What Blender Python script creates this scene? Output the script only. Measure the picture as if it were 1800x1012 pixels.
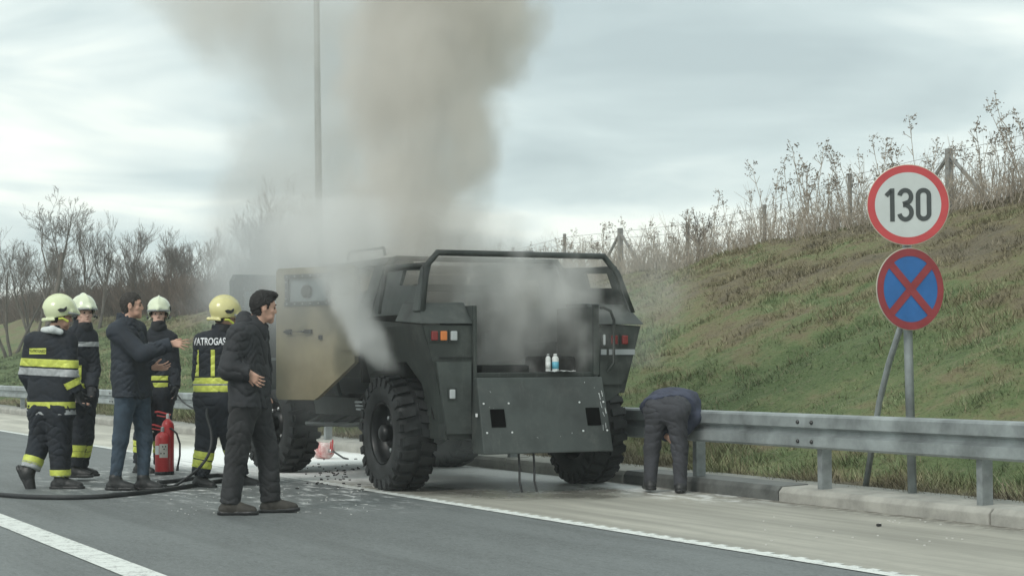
import bpy, bmesh, math, random
import numpy as np
from mathutils import Vector, Matrix
from mathutils.bvhtree import BVHTree

for o in list(bpy.data.objects):
    bpy.data.objects.remove(o)
SC = bpy.context.scene
COL = SC.collection
R = math.radians
random.seed(7)
RNG = np.random.default_rng(11)

# ------------------------------------------------------------------ camera
F_PX, PITCH, ROLL, CAM_H = 3292.0, 0.0399, -0.0051, 1.188      # focal length in pixels of the 1800 px frame
TH = 0.4491                                                     # the road runs away to the left at this angle
cam_d = bpy.data.cameras.new('camera')
cam = bpy.data.objects.new('camera', cam_d)
COL.objects.link(cam)
cam_d.sensor_width = 36.0
cam_d.lens = 36.0 * F_PX / 1800.0
cam_d.clip_start = 0.1
cam_d.clip_end = 3000.0
_F = Vector((0, math.cos(PITCH), math.sin(PITCH)))
_U0 = Vector((0, -math.sin(PITCH), math.cos(PITCH)))
_R0 = Vector((1, 0, 0))
_R = _R0 * math.cos(ROLL) + _U0 * math.sin(ROLL)
_U = -_R0 * math.sin(ROLL) + _U0 * math.cos(ROLL)
cam.matrix_world = Matrix(((_R.x, _U.x, -_F.x, 0), (_R.y, _U.y, -_F.y, 0), (_R.z, _U.z, -_F.z, CAM_H), (0, 0, 0, 1)))
SC.camera = cam

# ------------------------------------------------------------------ world, sun, exposure
SUN_EL, SUN_AZ = R(38), R(215)          # azimuth clockwise from +Y
world = bpy.data.worlds.new('World')
SC.world = world
world.use_nodes = True
wn, wl = world.node_tree.nodes, world.node_tree.links
wn.clear()
w_out = wn.new('ShaderNodeOutputWorld')
w_bg = wn.new('ShaderNodeBackground')
sky = wn.new('ShaderNodeTexSky')
sky.sky_type = 'NISHITA'
sky.sun_disc = False
sky.sun_elevation = SUN_EL
sky.sun_rotation = SUN_AZ
w_tc = wn.new('ShaderNodeTexCoord')
w_sep = wn.new('ShaderNodeSeparateXYZ')
wl.new(w_tc.outputs['Generated'], w_sep.inputs[0])


def wmath(op, a, b=None, clamp=False):
    n = wn.new('ShaderNodeMath')
    n.operation = op
    n.use_clamp = clamp
    for i, v in enumerate((a, b)):
        if v is None:
            continue
        if isinstance(v, (int, float)):
            n.inputs[i].default_value = v
        else:
            wl.new(v, n.inputs[i])
    return n.outputs[0]


zz = wmath('ADD', wmath('MAXIMUM', w_sep.outputs['Z'], 0.0), 0.16)
cx = wmath('DIVIDE', w_sep.outputs['X'], zz)
cy = wmath('DIVIDE', w_sep.outputs['Y'], zz)
w_cmb = wn.new('ShaderNodeCombineXYZ')
wl.new(cx, w_cmb.inputs[0])
wl.new(cy, w_cmb.inputs[1])


def wnoise(scale, detail, dist, sx, sy, off):
    mp = wn.new('ShaderNodeMapping')
    mp.inputs['Scale'].default_value = (sx, sy, 1)
    mp.inputs['Location'].default_value = off
    wl.new(w_cmb.outputs[0], mp.inputs[0])
    nz = wn.new('ShaderNodeTexNoise')
    nz.inputs['Scale'].default_value = scale
    nz.inputs['Detail'].default_value = detail
    nz.inputs['Roughness'].default_value = 0.52
    nz.inputs['Distortion'].default_value = dist
    wl.new(mp.outputs[0], nz.inputs['Vector'])
    return nz.outputs['Fac']


n_big = wnoise(0.75, 4, 0.3, 1.0, 1.0, (3.1, 1.7, 0))
n_str = wnoise(1.9, 4, 0.4, 1.0, 1.0, (7.3, 2.2, 0))
cfac = wmath('ADD', wmath('MULTIPLY', n_big, 0.62), wmath('MULTIPLY', n_str, 0.38))
w_rmp = wn.new('ShaderNodeValToRGB')
er = w_rmp.color_ramp.elements
er[0].position, er[0].color = 0.35, (0.45, 0.54, 0.55, 1)
er[1].position, er[1].color = 0.575, (0.92, 0.975, 0.90, 1)
e = w_rmp.color_ramp.elements.new(0.45)
e.color = (0.57, 0.67, 0.67, 1)
e = w_rmp.color_ramp.elements.new(0.52)
e.color = (0.74, 0.83, 0.805, 1)
wl.new(cfac, w_rmp.inputs[0])
w_sm = wn.new('ShaderNodeVectorMath')
w_sm.operation = 'SCALE'
wl.new(sky.outputs[0], w_sm.inputs[0])
w_sm.inputs['Scale'].default_value = 0.10
w_mix = wn.new('ShaderNodeMix')
w_mix.data_type = 'RGBA'
w_mix.inputs['Factor'].default_value = 0.95
wl.new(w_sm.outputs[0], w_mix.inputs['A'])
wl.new(w_rmp.outputs[0], w_mix.inputs['B'])
wl.new(w_mix.outputs['Result'], w_bg.inputs['Color'])
w_bg.inputs['Strength'].default_value = 1.07
wl.new(w_bg.outputs[0], w_out.inputs['Surface'])

sun_d = bpy.data.lights.new('sun', 'SUN')
sun_d.energy = 1.5
sun_d.angle = R(18)
sun_d.color = (1.0, 0.96, 0.90)
sun = bpy.data.objects.new('sun', sun_d)
COL.objects.link(sun)
sun.location = (0, 0, 30)
_sd = Vector((math.sin(SUN_AZ) * math.cos(SUN_EL), math.cos(SUN_AZ) * math.cos(SUN_EL), math.sin(SUN_EL)))
sun.rotation_euler = _sd.to_track_quat('Z', 'Y').to_euler()

SC.view_settings.view_transform = 'Standard'
SC.view_settings.look = 'None'
SC.view_settings.gamma = 1
SC.view_settings.exposure = 0.15
SC.view_settings.use_curve_mapping = False
SC.render.engine = 'CYCLES'
SC.cycles.volume_bounces = 3
SC.cycles.max_bounces = 6
SC.cycles.volume_max_steps = 128
SC.cycles.use_denoising = True

# ------------------------------------------------------------------ helpers
CAMP = Vector((0, 0, CAM_H))


def at(px, py, Y):
    """the world point that a pixel of the 1800x1012 photograph shows at depth Y"""
    d = _F + _R * ((px - 900) / F_PX) - _U * ((py - 506) / F_PX)
    return CAMP + d * (Y / d.y)


def gnd(px, py, z=0.0):
    d = _F + _R * ((px - 900) / F_PX) - _U * ((py - 506) / F_PX)
    return CAMP + d * ((z - CAM_H) / d.z)


CT, ST = math.cos(TH), math.sin(TH)


def rd(o, s, z=0.0):
    """road coordinates: o metres to the right of the origin line, s metres along the road"""
    return Vector((o * CT - s * ST, o * ST + s * CT, z))


def tag(o, label=None, cat=None, group=None, kind=None):
    if label:
        o['label'] = label
    if cat:
        o['category'] = cat
    if group:
        o['group'] = group
    if kind:
        o['kind'] = kind
    return o


def empty(name, loc=(0, 0, 0), rz=0.0):
    e_ = bpy.data.objects.new(name, None)
    e_.empty_display_size = 0.2
    COL.objects.link(e_)
    e_.location = loc
    e_.rotation_euler = (0, 0, rz)
    return e_


def link_mesh(name, verts, faces, mt, parent=None, smooth=False):
    me = bpy.data.meshes.new(name)
    if isinstance(verts, np.ndarray):
        nv, nf = len(verts), len(faces)
        k = faces.shape[1]
        me.vertices.add(nv)
        me.vertices.foreach_set('co', verts.astype(np.float32).ravel())
        me.loops.add(nf * k)
        me.loops.foreach_set('vertex_index', faces.astype(np.int32).ravel())
        me.polygons.add(nf)
        me.polygons.foreach_set('loop_start', np.arange(0, nf * k, k, dtype=np.int32))
        me.update(calc_edges=True)
    else:
        me.from_pydata([tuple(v) for v in verts], [], faces)
        me.update()
    me.materials.append(mt)
    if smooth:
        me.polygons.foreach_set('use_smooth', [True] * len(me.polygons))
    o = bpy.data.objects.new(name, me)
    COL.objects.link(o)
    if parent:
        o.parent = parent
    return o


def copy_tree(o, parent=None):
    c = o.copy()
    COL.objects.link(c)
    c.parent = parent
    for ch in list(o.children):
        copy_tree(ch, c)
    return c


class MB:
    def __init__(self):
        self.v, self.f, self.sm = [], [], False

    def add(self, vs, fs):
        n = len(self.v)
        self.v += [Vector(v) for v in vs]
        self.f += [tuple(i + n for i in f) for f in fs]
        return self

    def box(self, c, s, rot=None):
        c = Vector(c)
        hx, hy, hz = s[0] / 2, s[1] / 2, s[2] / 2
        vs = [Vector((x, y, z)) for x in (-hx, hx) for y in (-hy, hy) for z in (-hz, hz)]
        if rot is not None:
            vs = [rot @ v for v in vs]
        return self.add([c + v for v in vs], [(0, 1, 3, 2), (4, 6, 7, 5), (0, 4, 5, 1), (2, 3, 7, 6), (0, 2, 6, 4), (1, 5, 7, 3)])

    def hexa(self, p):      # 8 corners: bottom loop 0-3, top loop 4-7
        return self.add(p, [(3, 2, 1, 0), (4, 5, 6, 7), (0, 1, 5, 4), (1, 2, 6, 5), (2, 3, 7, 6), (3, 0, 4, 7)])

    def tube(self, pts, r, seg=8, cap=True, closed=False):
        pts = [Vector(p) for p in pts]
        n = len(pts)
        rs = r if isinstance(r, (list, tuple)) else [r] * n
        base = len(self.v)
        prev = None
        for i, p in enumerate(pts):
            if i == 0:
                t = pts[1] - pts[0]
            elif i == n - 1:
                t = pts[-1] - pts[-2]
            else:
                t = (pts[i + 1] - p).normalized() + (p - pts[i - 1]).normalized()
            if t.length < 1e-9:
                t = Vector((0, 0, 1))
            t.normalize()
            if prev is None:
                a = Vector((0, 0, 1)) if abs(t.z) < 0.9 else Vector((1, 0, 0))
                prev = t.cross(a).normalized()
            else:
                prev = (prev - t * prev.dot(t)).normalized()
            b = t.cross(prev)
            for k in range(seg):
                an = 2 * math.pi * k / seg
                self.v.append(p + (prev * math.cos(an) + b * math.sin(an)) * rs[i])
        for i in range(n - 1):
            for k in range(seg):
                a0 = base + i * seg + k
                a1 = base + i * seg + (k + 1) % seg
                self.f.append((a0, a1, a1 + seg, a0 + seg))
        if cap:
            self.f.append(tuple(base + k for k in reversed(range(seg))))
            self.f.append(tuple(base + (n - 1) * seg + k for k in range(seg)))
        return self

    def lathe(self, prof, c=(0, 0, 0), axis='z', seg=24, cap=True):
        """prof: list of (radius, height); closed at both ends"""
        base = len(self.v)
        c = Vector(c)
        for (r, h) in prof:
            for k in range(seg):
                a = 2 * math.pi * k / seg
                x, y = r * math.cos(a), r * math.sin(a)
                v = Vector((x, y, h)) if axis == 'z' else (Vector((h, x, y)) if axis == 'x' else Vector((y, h, x)))
                self.v.append(c + v)
        for i in range(len(prof) - 1):
            for k in range(seg):
                a0 = base + i * seg + k
                a1 = base + i * seg + (k + 1) % seg
                self.f.append((a0, a1, a1 + seg, a0 + seg))
        if cap:
            self.f.append(tuple(base + k for k in reversed(range(seg))))
            self.f.append(tuple(base + (len(prof) - 1) * seg + k for k in range(seg)))
        return self

    def prism(self, poly, d):
        """poly: list of 3D points, d: extrusion vector"""
        n = len(poly)
        d = Vector(d)
        P = [Vector(p) for p in poly]
        return self.add(P + [p + d for p in P], [tuple(reversed(range(n))), tuple(range(n, 2 * n))] + [(i, (i + 1) % n, n + (i + 1) % n, n + i) for i in range(n)])

    def build(self, name, mt, parent=None, smooth=False, bevel=0.0, fix=True):
        o = link_mesh(name, self.v, self.f, mt, parent, smooth)
        if fix:
            bm = bmesh.new()
            bm.from_mesh(o.data)
            bmesh.ops.recalc_face_normals(bm, faces=bm.faces)
            if bevel:
                es = [e for e in bm.edges if len(e.link_faces) == 2 and e.calc_face_angle(0) > 0.5]
                bmesh.ops.bevel(bm, geom=es, offset=bevel, segments=2, affect='EDGES', profile=0.6, clamp_overlap=True)
            bm.to_mesh(o.data)
            bm.free()
            if smooth:
                o.data.polygons.foreach_set('use_smooth', [True] * len(o.data.polygons))
        return o


# ------------------------------------------------------------------ materials
def mat(name, col, rough=0.7, metal=0.0, var=0.0, vscale=4.0, bump=0.0, bscale=60.0, col2=None, alpha=1.0, detail=5.0, coat=0.0, spec=0.5):
    m = bpy.data.materials.new(name)
    m.use_nodes = True
    nt = m.node_tree
    n, l = nt.nodes, nt.links
    b = n['Principled BSDF']
    b.inputs['Base Color'].default_value = (*col, 1)
    b.inputs['Roughness'].default_value = rough
    b.inputs['Metallic'].default_value = metal
    b.inputs['Coat Weight'].default_value = coat
    b.inputs['Specular IOR Level'].default_value = spec
    tc = n.new('ShaderNodeTexCoord')
    if var or col2:
        nz = n.new('ShaderNodeTexNoise')
        nz.inputs['Scale'].default_value = vscale
        nz.inputs['Detail'].default_value = detail
        nz.inputs['Roughness'].default_value = 0.62
        l.new(tc.outputs['Object'], nz.inputs['Vector'])
        rp = n.new('ShaderNodeValToRGB')
        c2 = col2 or tuple(min(1, c * (1 + var)) for c in col)
        c1 = col if col2 else tuple(c * (1 - var) for c in col)
        rp.color_ramp.elements[0].position = 0.35
        rp.color_ramp.elements[1].position = 0.65
        rp.color_ramp.elements[0].color = (*c1, 1)
        rp.color_ramp.elements[1].color = (*c2, 1)
        l.new(nz.outputs['Fac'], rp.inputs[0])
        l.new(rp.outputs[0], b.inputs['Base Color'])
        mr = n.new('ShaderNodeMapRange')
        mr.inputs['To Min'].default_value = max(0.02, rough - 0.12)
        mr.inputs['To Max'].default_value = min(1, rough + 0.12)
        l.new(nz.outputs['Fac'], mr.inputs['Value'])
        l.new(mr.outputs[0], b.inputs['Roughness'])
    if bump:
        bz = n.new('ShaderNodeTexNoise')
        bz.inputs['Scale'].default_value = bscale
        bz.inputs['Detail'].default_value = 4
        l.new(tc.outputs['Object'], bz.inputs['Vector'])
        bp = n.new('ShaderNodeBump')
        bp.inputs['Strength'].default_value = 1.0
        bp.inputs['Distance'].default_value = bump
        l.new(bz.outputs['Fac'], bp.inputs['Height'])
        l.new(bp.outputs[0], b.inputs['Normal'])
    return m


class NG:
    """a small helper to write node maths"""
    def __init__(self, nt):
        self.nt, self.n, self.l = nt, nt.nodes, nt.links

    def put(self, sock, v):
        if isinstance(v, (int, float)):
            sock.default_value = v
        elif isinstance(v, (tuple, list)):
            sock.default_value = tuple(v) if len(v) == len(sock.default_value) else (*v, 1)
        else:
            self.l.new(v, sock)

    def m(self, op, a, b=None, c=None, clamp=False):
        nd = self.n.new('ShaderNodeMath')
        nd.operation = op
        nd.use_clamp = clamp
        for i, v in enumerate((a, b, c)):
            if v is not None:
                self.put(nd.inputs[i], v)
        return nd.outputs[0]

    def noise(self, vec, scale, detail=4, rough=0.55, dist=0.0, out='Fac'):
        nd = self.n.new('ShaderNodeTexNoise')
        nd.inputs['Scale'].default_value = scale
        nd.inputs['Detail'].default_value = detail
        nd.inputs['Roughness'].default_value = rough
        nd.inputs['Distortion'].default_value = dist
        self.l.new(vec, nd.inputs['Vector'])
        return nd.outputs[out]

    def mapr(self, v, a, b, c=0.0, d=1.0, smooth=True):
        nd = self.n.new('ShaderNodeMapRange')
        if smooth:
            nd.interpolation_type = 'SMOOTHSTEP'
        self.put(nd.inputs['Value'], v)
        nd.inputs['From Min'].default_value = a
        nd.inputs['From Max'].default_value = b
        nd.inputs['To Min'].default_value = c
        nd.inputs['To Max'].default_value = d
        return nd.outputs[0]

    def mix(self, f, a, b):
        nd = self.n.new('ShaderNodeMix')
        nd.data_type = 'RGBA'
        self.put(nd.inputs['Factor'], f)
        self.put(nd.inputs['A'], a)
        self.put(nd.inputs['B'], b)
        return nd.outputs['Result']


def stretch(g, vec, s):
    mp = g.n.new('ShaderNodeMapping')
    mp.inputs['Scale'].default_value = s
    g.l.new(vec, mp.inputs[0])
    return mp.outputs[0]


def ground_mat(name, base, kind):
    """road surface in road coordinates (object x = offset, y = distance along the road)"""
    m = bpy.data.materials.new(name)
    m.use_nodes = True
    g = NG(m.node_tree)
    b = g.n['Principled BSDF']
    tc = g.n.new('ShaderNodeTexCoord')
    P = tc.outputs['Object']
    sp = g.n.new('ShaderNodeSeparateXYZ')
    g.l.new(P, sp.inputs[0])
    ox, sy = sp.outputs['X'], sp.outputs['Y']
    big = g.noise(stretch(g, P, (1, 0.25, 1)), 1.6, 5, 0.6)
    fine = g.noise(P, 55, 3, 0.7)
    mid = g.noise(P, 9, 4, 0.6)
    if kind == 'asphalt':
        c = g.mix(g.mapr(big, .35, .65), [x * .80 for x in base], [x * 1.15 for x in base])
        c = g.mix(g.mapr(fine, .45, .72), c, [x * 1.7 for x in base])
        spk = g.noise(P, 90, 2, 0.5)
        c = g.mix(g.mapr(spk, .66, .74), c, (0.36, 0.36, 0.33))
        g2 = g.noise(stretch(g, P, (1, .35, 1)), 26, 3, .75)
        c = g.mix(g.mapr(g2, .50, .68, 0, .6), c, [x * 1.5 for x in base])
        c = g.mix(g.mapr(g2, .47, .33, 0, .5), c, [x * .55 for x in base])
        tr = g.noise(stretch(g, P, (2.2, .06, 1)), 1.3, 4, .6)
        c = g.mix(g.mapr(tr, .50, .66, 0, .35), c, [x * .6 for x in base])
    elif kind == 'concrete':
        c = g.mix(g.mapr(big, .35, .65), [x * .80 for x in base], [x * 1.12 for x in base])
        c = g.mix(g.mapr(mid, .5, .75, 0, .5), c, [x * .72 for x in base])
        # long tyre and water streaks
        st = g.noise(stretch(g, P, (3.2, 0.12, 1)), 2.0, 4, 0.6)
        c = g.mix(g.mapr(st, .52, .70, 0, .45), c, [x * .55 for x in base])
        c = g.mix(g.m('MULTIPLY', g.mapr(sy, 25.0, 16.0, 0, .62), g.mapr(st, .30, .62, .55, 1.0)), c, [x * .42 for x in base])  # near shoulder darkened: streaky dirt, plus weaker grazing sky sheen put into colour
        # dirt gathered along the kerb
        d = g.mapr(ox, 8.55, 8.98)
        c = g.mix(g.m('MULTIPLY', d, g.mapr(mid, .3, .6)), c, (0.13, 0.12, 0.10))
    elif kind == 'paint':
        wear = g.mapr(g.m('ADD', g.m('MULTIPLY', fine, .5), g.m('MULTIPLY', mid, .5)), .48, .62)
        c = g.mix(g.m('MULTIPLY', wear, 0.75), base, (0.30, 0.31, 0.30))
    # wetness around the vehicle
    def blob(cx_, cy_, rx, ry, amp, soft=0.35, nz=None):
        dx = g.m('DIVIDE', g.m('SUBTRACT', ox, cx_), rx)
        dy = g.m('DIVIDE', g.m('SUBTRACT', sy, cy_), ry)
        d2 = g.m('SQRT', g.m('ADD', g.m('MULTIPLY', dx, dx), g.m('MULTIPLY', dy, dy)))
        nn = nz if nz is not None else g.noise(P, 1.7, 6, 0.65)
        d2 = g.m('ADD', d2, g.m('MULTIPLY', g.m('SUBTRACT', nn, 0.5), amp))
        return g.mapr(d2, 1.0 - soft, 1.0 + soft * .3, 1.0, 0.0)
    n1 = g.noise(P, 1.7, 6, 0.65)
    n2 = g.noise(stretch(g, P, (1.6, .6, 1)), 4.5, 6, 0.7)
    wet = blob(7.75, 16.4, 1.35, 2.2, 0.8, .3, n1)
    rough = g.m('SUBTRACT', 0.62 if kind == 'asphalt' else 0.68, g.m('MULTIPLY', wet, 0.50))
    c = g.mix(g.m('MULTIPLY', wet, 0.70), c, [x * .34 for x in base])
    # extinguishing powder
    pw = g.m('MAXIMUM', blob(7.6, 21.6, 1.75, 5.2, 0.55, .30, n2), g.m('MULTIPLY', blob(7.9, 17.2, .9, 1.9, 1.0, .5, n2), .8))
    pw = g.m('MAXIMUM', pw, g.m('MULTIPLY', g.m('MULTIPLY', blob(5.6, 18.2, 1.9, 4.2, .6, .6, n1), g.mapr(n2, .50, .66)), .75))
    pw = g.m('MAXIMUM', pw, g.m('MULTIPLY', g.m('MULTIPLY', blob(8.7, 14.6, .6, 1.6, .6, .6, n1), g.mapr(n2, .46, .62)), .6))
    pw = g.m('MAXIMUM', pw, g.m('MULTIPLY', blob(8.70, 17.6, .38, 2.6, .7, .4, n2), .95))
    pw = g.m('MULTIPLY', pw, g.mapr(fine, .15, .45, .65, 1.0))
    c = g.mix(pw, c, (0.86, 0.88, 0.87))
    rough = g.m('ADD', rough, g.m('MULTIPLY', pw, 0.3), clamp=True)
    g.l.new(c, b.inputs['Base Color'])
    g.l.new(rough, b.inputs['Roughness'])
    bp = g.n.new('ShaderNodeBump')
    bp.inputs['Distance'].default_value = 0.004
    bp.inputs['Strength'].default_value = 0.8
    g.l.new(g.m('ADD', fine, g.m('MULTIPLY', mid, .6)), bp.inputs['Height'])
    g.l.new(bp.outputs[0], b.inputs['Normal'])
    return m


M = {}
M['asphalt'] = ground_mat('asphalt', (0.118, 0.130, 0.131), 'asphalt')
M['concrete'] = ground_mat('shoulder_concrete', (0.50, 0.485, 0.42), 'concrete')
M['paint'] = ground_mat('road_paint', (0.72, 0.75, 0.72), 'paint')
M['galv'] = mat('galvanised_steel', (0.27, 0.30, 0.305), 0.5, 0.3, 0.34, 2.4, 0.001, 30, detail=9)
M['galv_post'] = mat('galvanised_post', (0.26, 0.285, 0.29), 0.55, 0.3, 0.25, 6.0)
M['armour'] = mat('dark_green_armour', (0.030, 0.037, 0.034), 0.50, 0.0, 0.35, 2.2, 0.0015, 14)
M['hole_shade'] = mat('painted_hole_shade', (0.003, 0.003, 0.003), 1.0, spec=0.0)  # flat near-black: the shade inside an opening put into the colour
M['armour2'] = mat('dark_armour_panel', (0.048, 0.058, 0.055), 0.45, 0.0, 0.30, 2.6, 0.001, 18)
def worn(m_, dust, amt):
    g = NG(m_.node_tree)
    b = g.n['Principled BSDF']
    src = b.inputs['Base Color'].links[0].from_socket
    P = [x for x in g.n if x.type == 'TEX_COORD'][0].outputs['Object']
    a = g.noise(P, 3.5, 9, .72)
    st = g.noise(stretch(g, P, (5, 5, .5)), 3.0, 6, .7)
    f = g.m('ADD', g.mapr(a, .50, .72, 0, amt), g.mapr(st, .52, .75, 0, amt * .8), clamp=True)
    c = g.mix(f, src, dust)
    f2 = g.mapr(g.noise(P, 1.3, 5, .6), .5, .68, 0, .7)
    c = g.mix(f2, c, (.010, .011, .011))
    g.l.new(c, b.inputs['Base Color'])


worn(M['armour'], (.085, .092, .085), .55)
worn(M['armour2'], (.10, .108, .10), .5)
M['soot'] = mat('sooty_interior', (0.020, 0.021, 0.020), 0.85, 0.0, 0.5, 5.0, 0.003, 20)
M['tan'] = mat('tan_armour', (0.215, 0.19, 0.125), 0.6, 0.0, 0.22, 2.0, 0.001, 20, detail=8)
M['beige'] = mat('beige_lining', (0.42, 0.38, 0.29), 0.7, 0.0, 0.15, 3)
M['rubber'] = mat('tyre_rubber', (0.017, 0.019, 0.020), 0.70, 0.0, 0.6, 7.0, 0.002, 40)
M['rim'] = mat('black_steel_rim', (0.009, 0.010, 0.011), 0.4, 0.2, 0.3, 9.0)
M['steel'] = mat('bare_steel', (0.38, 0.40, 0.40), 0.4, 0.8, 0.2, 20.0)
M['white_paint'] = mat('white_bolt', (0.70, 0.72, 0.72), 0.5)
M['red_lens'] = mat('red_lens', (0.20, 0.03, 0.03), 0.25)
M['orange_lens'] = mat('orange_lens', (0.62, 0.20, 0.06), 0.25)
M['clear_lens'] = mat('clear_lens', (0.42, 0.45, 0.46), 0.2)
M['stripe'] = mat('grey_reflector', (0.30, 0.33, 0.34), 0.45)
M['glass'] = mat('armoured_glass', (0.20, 0.24, 0.25), 0.12, 0, 0.2, 2.0)
M['sign_red'] = mat('sign_red', (0.47, 0.055, 0.06), 0.42, 0, 0.08, 6)
M['sign_red_dark'] = mat('sign_red_faded', (0.30, 0.045, 0.055), 0.45, 0, 0.12, 6)
M['sign_white'] = mat('sign_white', (0.50, 0.545, 0.535), 0.45, 0, 0.05, 4)
M['sign_blue'] = mat('sign_blue', (0.03, 0.15, 0.42), 0.42, 0, 0.10, 5)
M['sign_black'] = mat('sign_black', (0.045, 0.055, 0.055), 0.5)
M['sign_back'] = mat('sign_back', (0.50, 0.46, 0.38), 0.5, 0.2)
M['kerb'] = mat('kerb_concrete', (0.33, 0.325, 0.295), 0.85, 0, 0.22, 3.5, 0.003, 45)
M['kerb_wet'] = mat('kerb_concrete_wet', (0.10, 0.105, 0.10), 0.55, 0, 0.3, 5, 0.003, 45)
M['bark'] = mat('bark', (0.13, 0.115, 0.10), 0.9, 0, 0.3, 3)
M['twig'] = mat('twig', (0.15, 0.13, 0.115), 0.9, 0, 0.3, 2)
M['brush'] = mat('brown_brush', (0.13, 0.095, 0.075), 0.95, 0, 0.35, .5)
M['weed'] = mat('dry_weed', (0.38, 0.33, 0.27), 0.9, 0, 0.3, 2)
M['weed_head'] = mat('dry_seed_head', (0.19, 0.155, 0.12), 0.95, 0, 0.4, 6)
M['wood_post'] = mat('concrete_fence_post', (0.24, 0.24, 0.23), 0.9, 0, 0.2, 8)
M['wire'] = mat('fence_wire', (0.28, 0.29, 0.29), 0.5, 0.5)
M['skin'] = mat('skin', (0.52, 0.31, 0.23), 0.55, 0, 0.08, 20)
M['skin_pale'] = mat('skin_pale', (0.62, 0.40, 0.32), 0.55, 0, 0.08, 20)
M['lip'] = mat('lips', (0.28, 0.12, 0.10), 0.5)
M['eye'] = mat('eye', (0.03, 0.025, 0.02), 0.3)
M['hair'] = mat('dark_hair', (0.011, 0.010, 0.010), 0.75, 0, 0.3, 60, 0.002, 140)
M['hair_brown'] = mat('brown_hair', (0.030, 0.026, 0.023), 0.75, 0, 0.3, 60, 0.002, 140)
M['ff_cloth'] = mat('firefighter_cloth', (0.014, 0.018, 0.025), 0.85, 0, 0.35, 9, 0.002, 120)
M['navy'] = mat('navy_jacket', (0.018, 0.024, 0.034), 0.8, 0, 0.3, 6, 0.001, 150)
M['jeans'] = mat('blue_jeans', (0.040, 0.062, 0.088), 0.88, 0, 0.3, 7, 0.001, 200)
M['black_cloth'] = mat('black_softshell', (0.022, 0.024, 0.028), 0.78, 0, 0.35, 6, 0.001, 120)
M['dark_trouser'] = mat('charcoal_trousers', (0.026, 0.027, 0.029), 0.9, 0, 0.4, 8, 0.001, 150)
M['blue_shirt'] = mat('slate_blue_shirt', (0.050, 0.058, 0.092), 0.85, 0, 0.3, 7, 0.001, 150)
M['grey_trouser'] = mat('dark_grey_trousers', (0.040, 0.042, 0.050), 0.85, 0, 0.3, 7, 0.001, 150)
M['boot'] = mat('black_boot', (0.018, 0.019, 0.020), 0.5, 0, 0.3, 12)
M['boot_brown'] = mat('brown_boot', (0.040, 0.036, 0.030), 0.7, 0, 0.4, 14)
M['glove'] = mat('black_glove', (0.012, 0.014, 0.017), 0.7, 0, 0.3, 12)
M['tape_yellow'] = mat('yellow_tape', (0.58, 0.64, 0.11), 0.5, 0, 0.14, 18)
M['tape_grey'] = mat('silver_tape', (0.36, 0.38, 0.39), 0.4, 0, 0.15, 18)
M['tape_white'] = mat('white_lettering', (0.68, 0.70, 0.72), 0.5)
M['helmet'] = mat('luminous_helmet', (0.66, 0.72, 0.46), 0.28, 0, 0.06, 5, coat=0.5)
M['helmet_w'] = mat('pale_luminous_helmet', (0.68, 0.74, 0.55), 0.28, 0, 0.06, 5, coat=0.5)
M['helmet_y'] = mat('luminous_helmet_yellow', (0.64, 0.60, 0.28), 0.28, 0, 0.06, 5, coat=0.5)
M['helmet_trim'] = mat('helmet_trim', (0.28, 0.30, 0.30), 0.35)
M['helmet_lime'] = mat('helmet_lime', (0.62, 0.70, 0.10), 0.4)
M['black_plastic'] = mat('black_plastic', (0.015, 0.016, 0.017), 0.4)
M['white_cloth'] = mat('white_neck_cover', (0.62, 0.66, 0.66), 0.8)
M['ext_red'] = mat('extinguisher_red', (0.50, 0.025, 0.028), 0.32, 0, 0.10, 9, coat=0.4)
M['ext_dusty'] = mat('powdered_red', (0.42, 0.08, 0.08), 0.8, 0, 0, 9, col2=(0.72, 0.64, 0.62))
M['label_paper'] = mat('label_paper', (0.52, 0.50, 0.46), 0.6, 0, 0.12, 22)
M['hose'] = mat('black_hose', (0.022, 0.024, 0.026), 0.6, 0, 0.3, 8)
M['bottle_white'] = mat('bottle_plastic', (0.60, 0.63, 0.62), 0.4)
M['bottle_blue'] = mat('bottle_blue', (0.10, 0.36, 0.48), 0.4)
M['debris'] = mat('black_debris', (0.02, 0.02, 0.02), 0.9)
M['litter'] = mat('pale_litter', (0.6, 0.6, 0.58), 0.8)
M['soil'] = mat('field_soil', (0.12, 0.11, 0.07), 0.95, 0, 0.3, .4, 0.02, 4)


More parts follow.
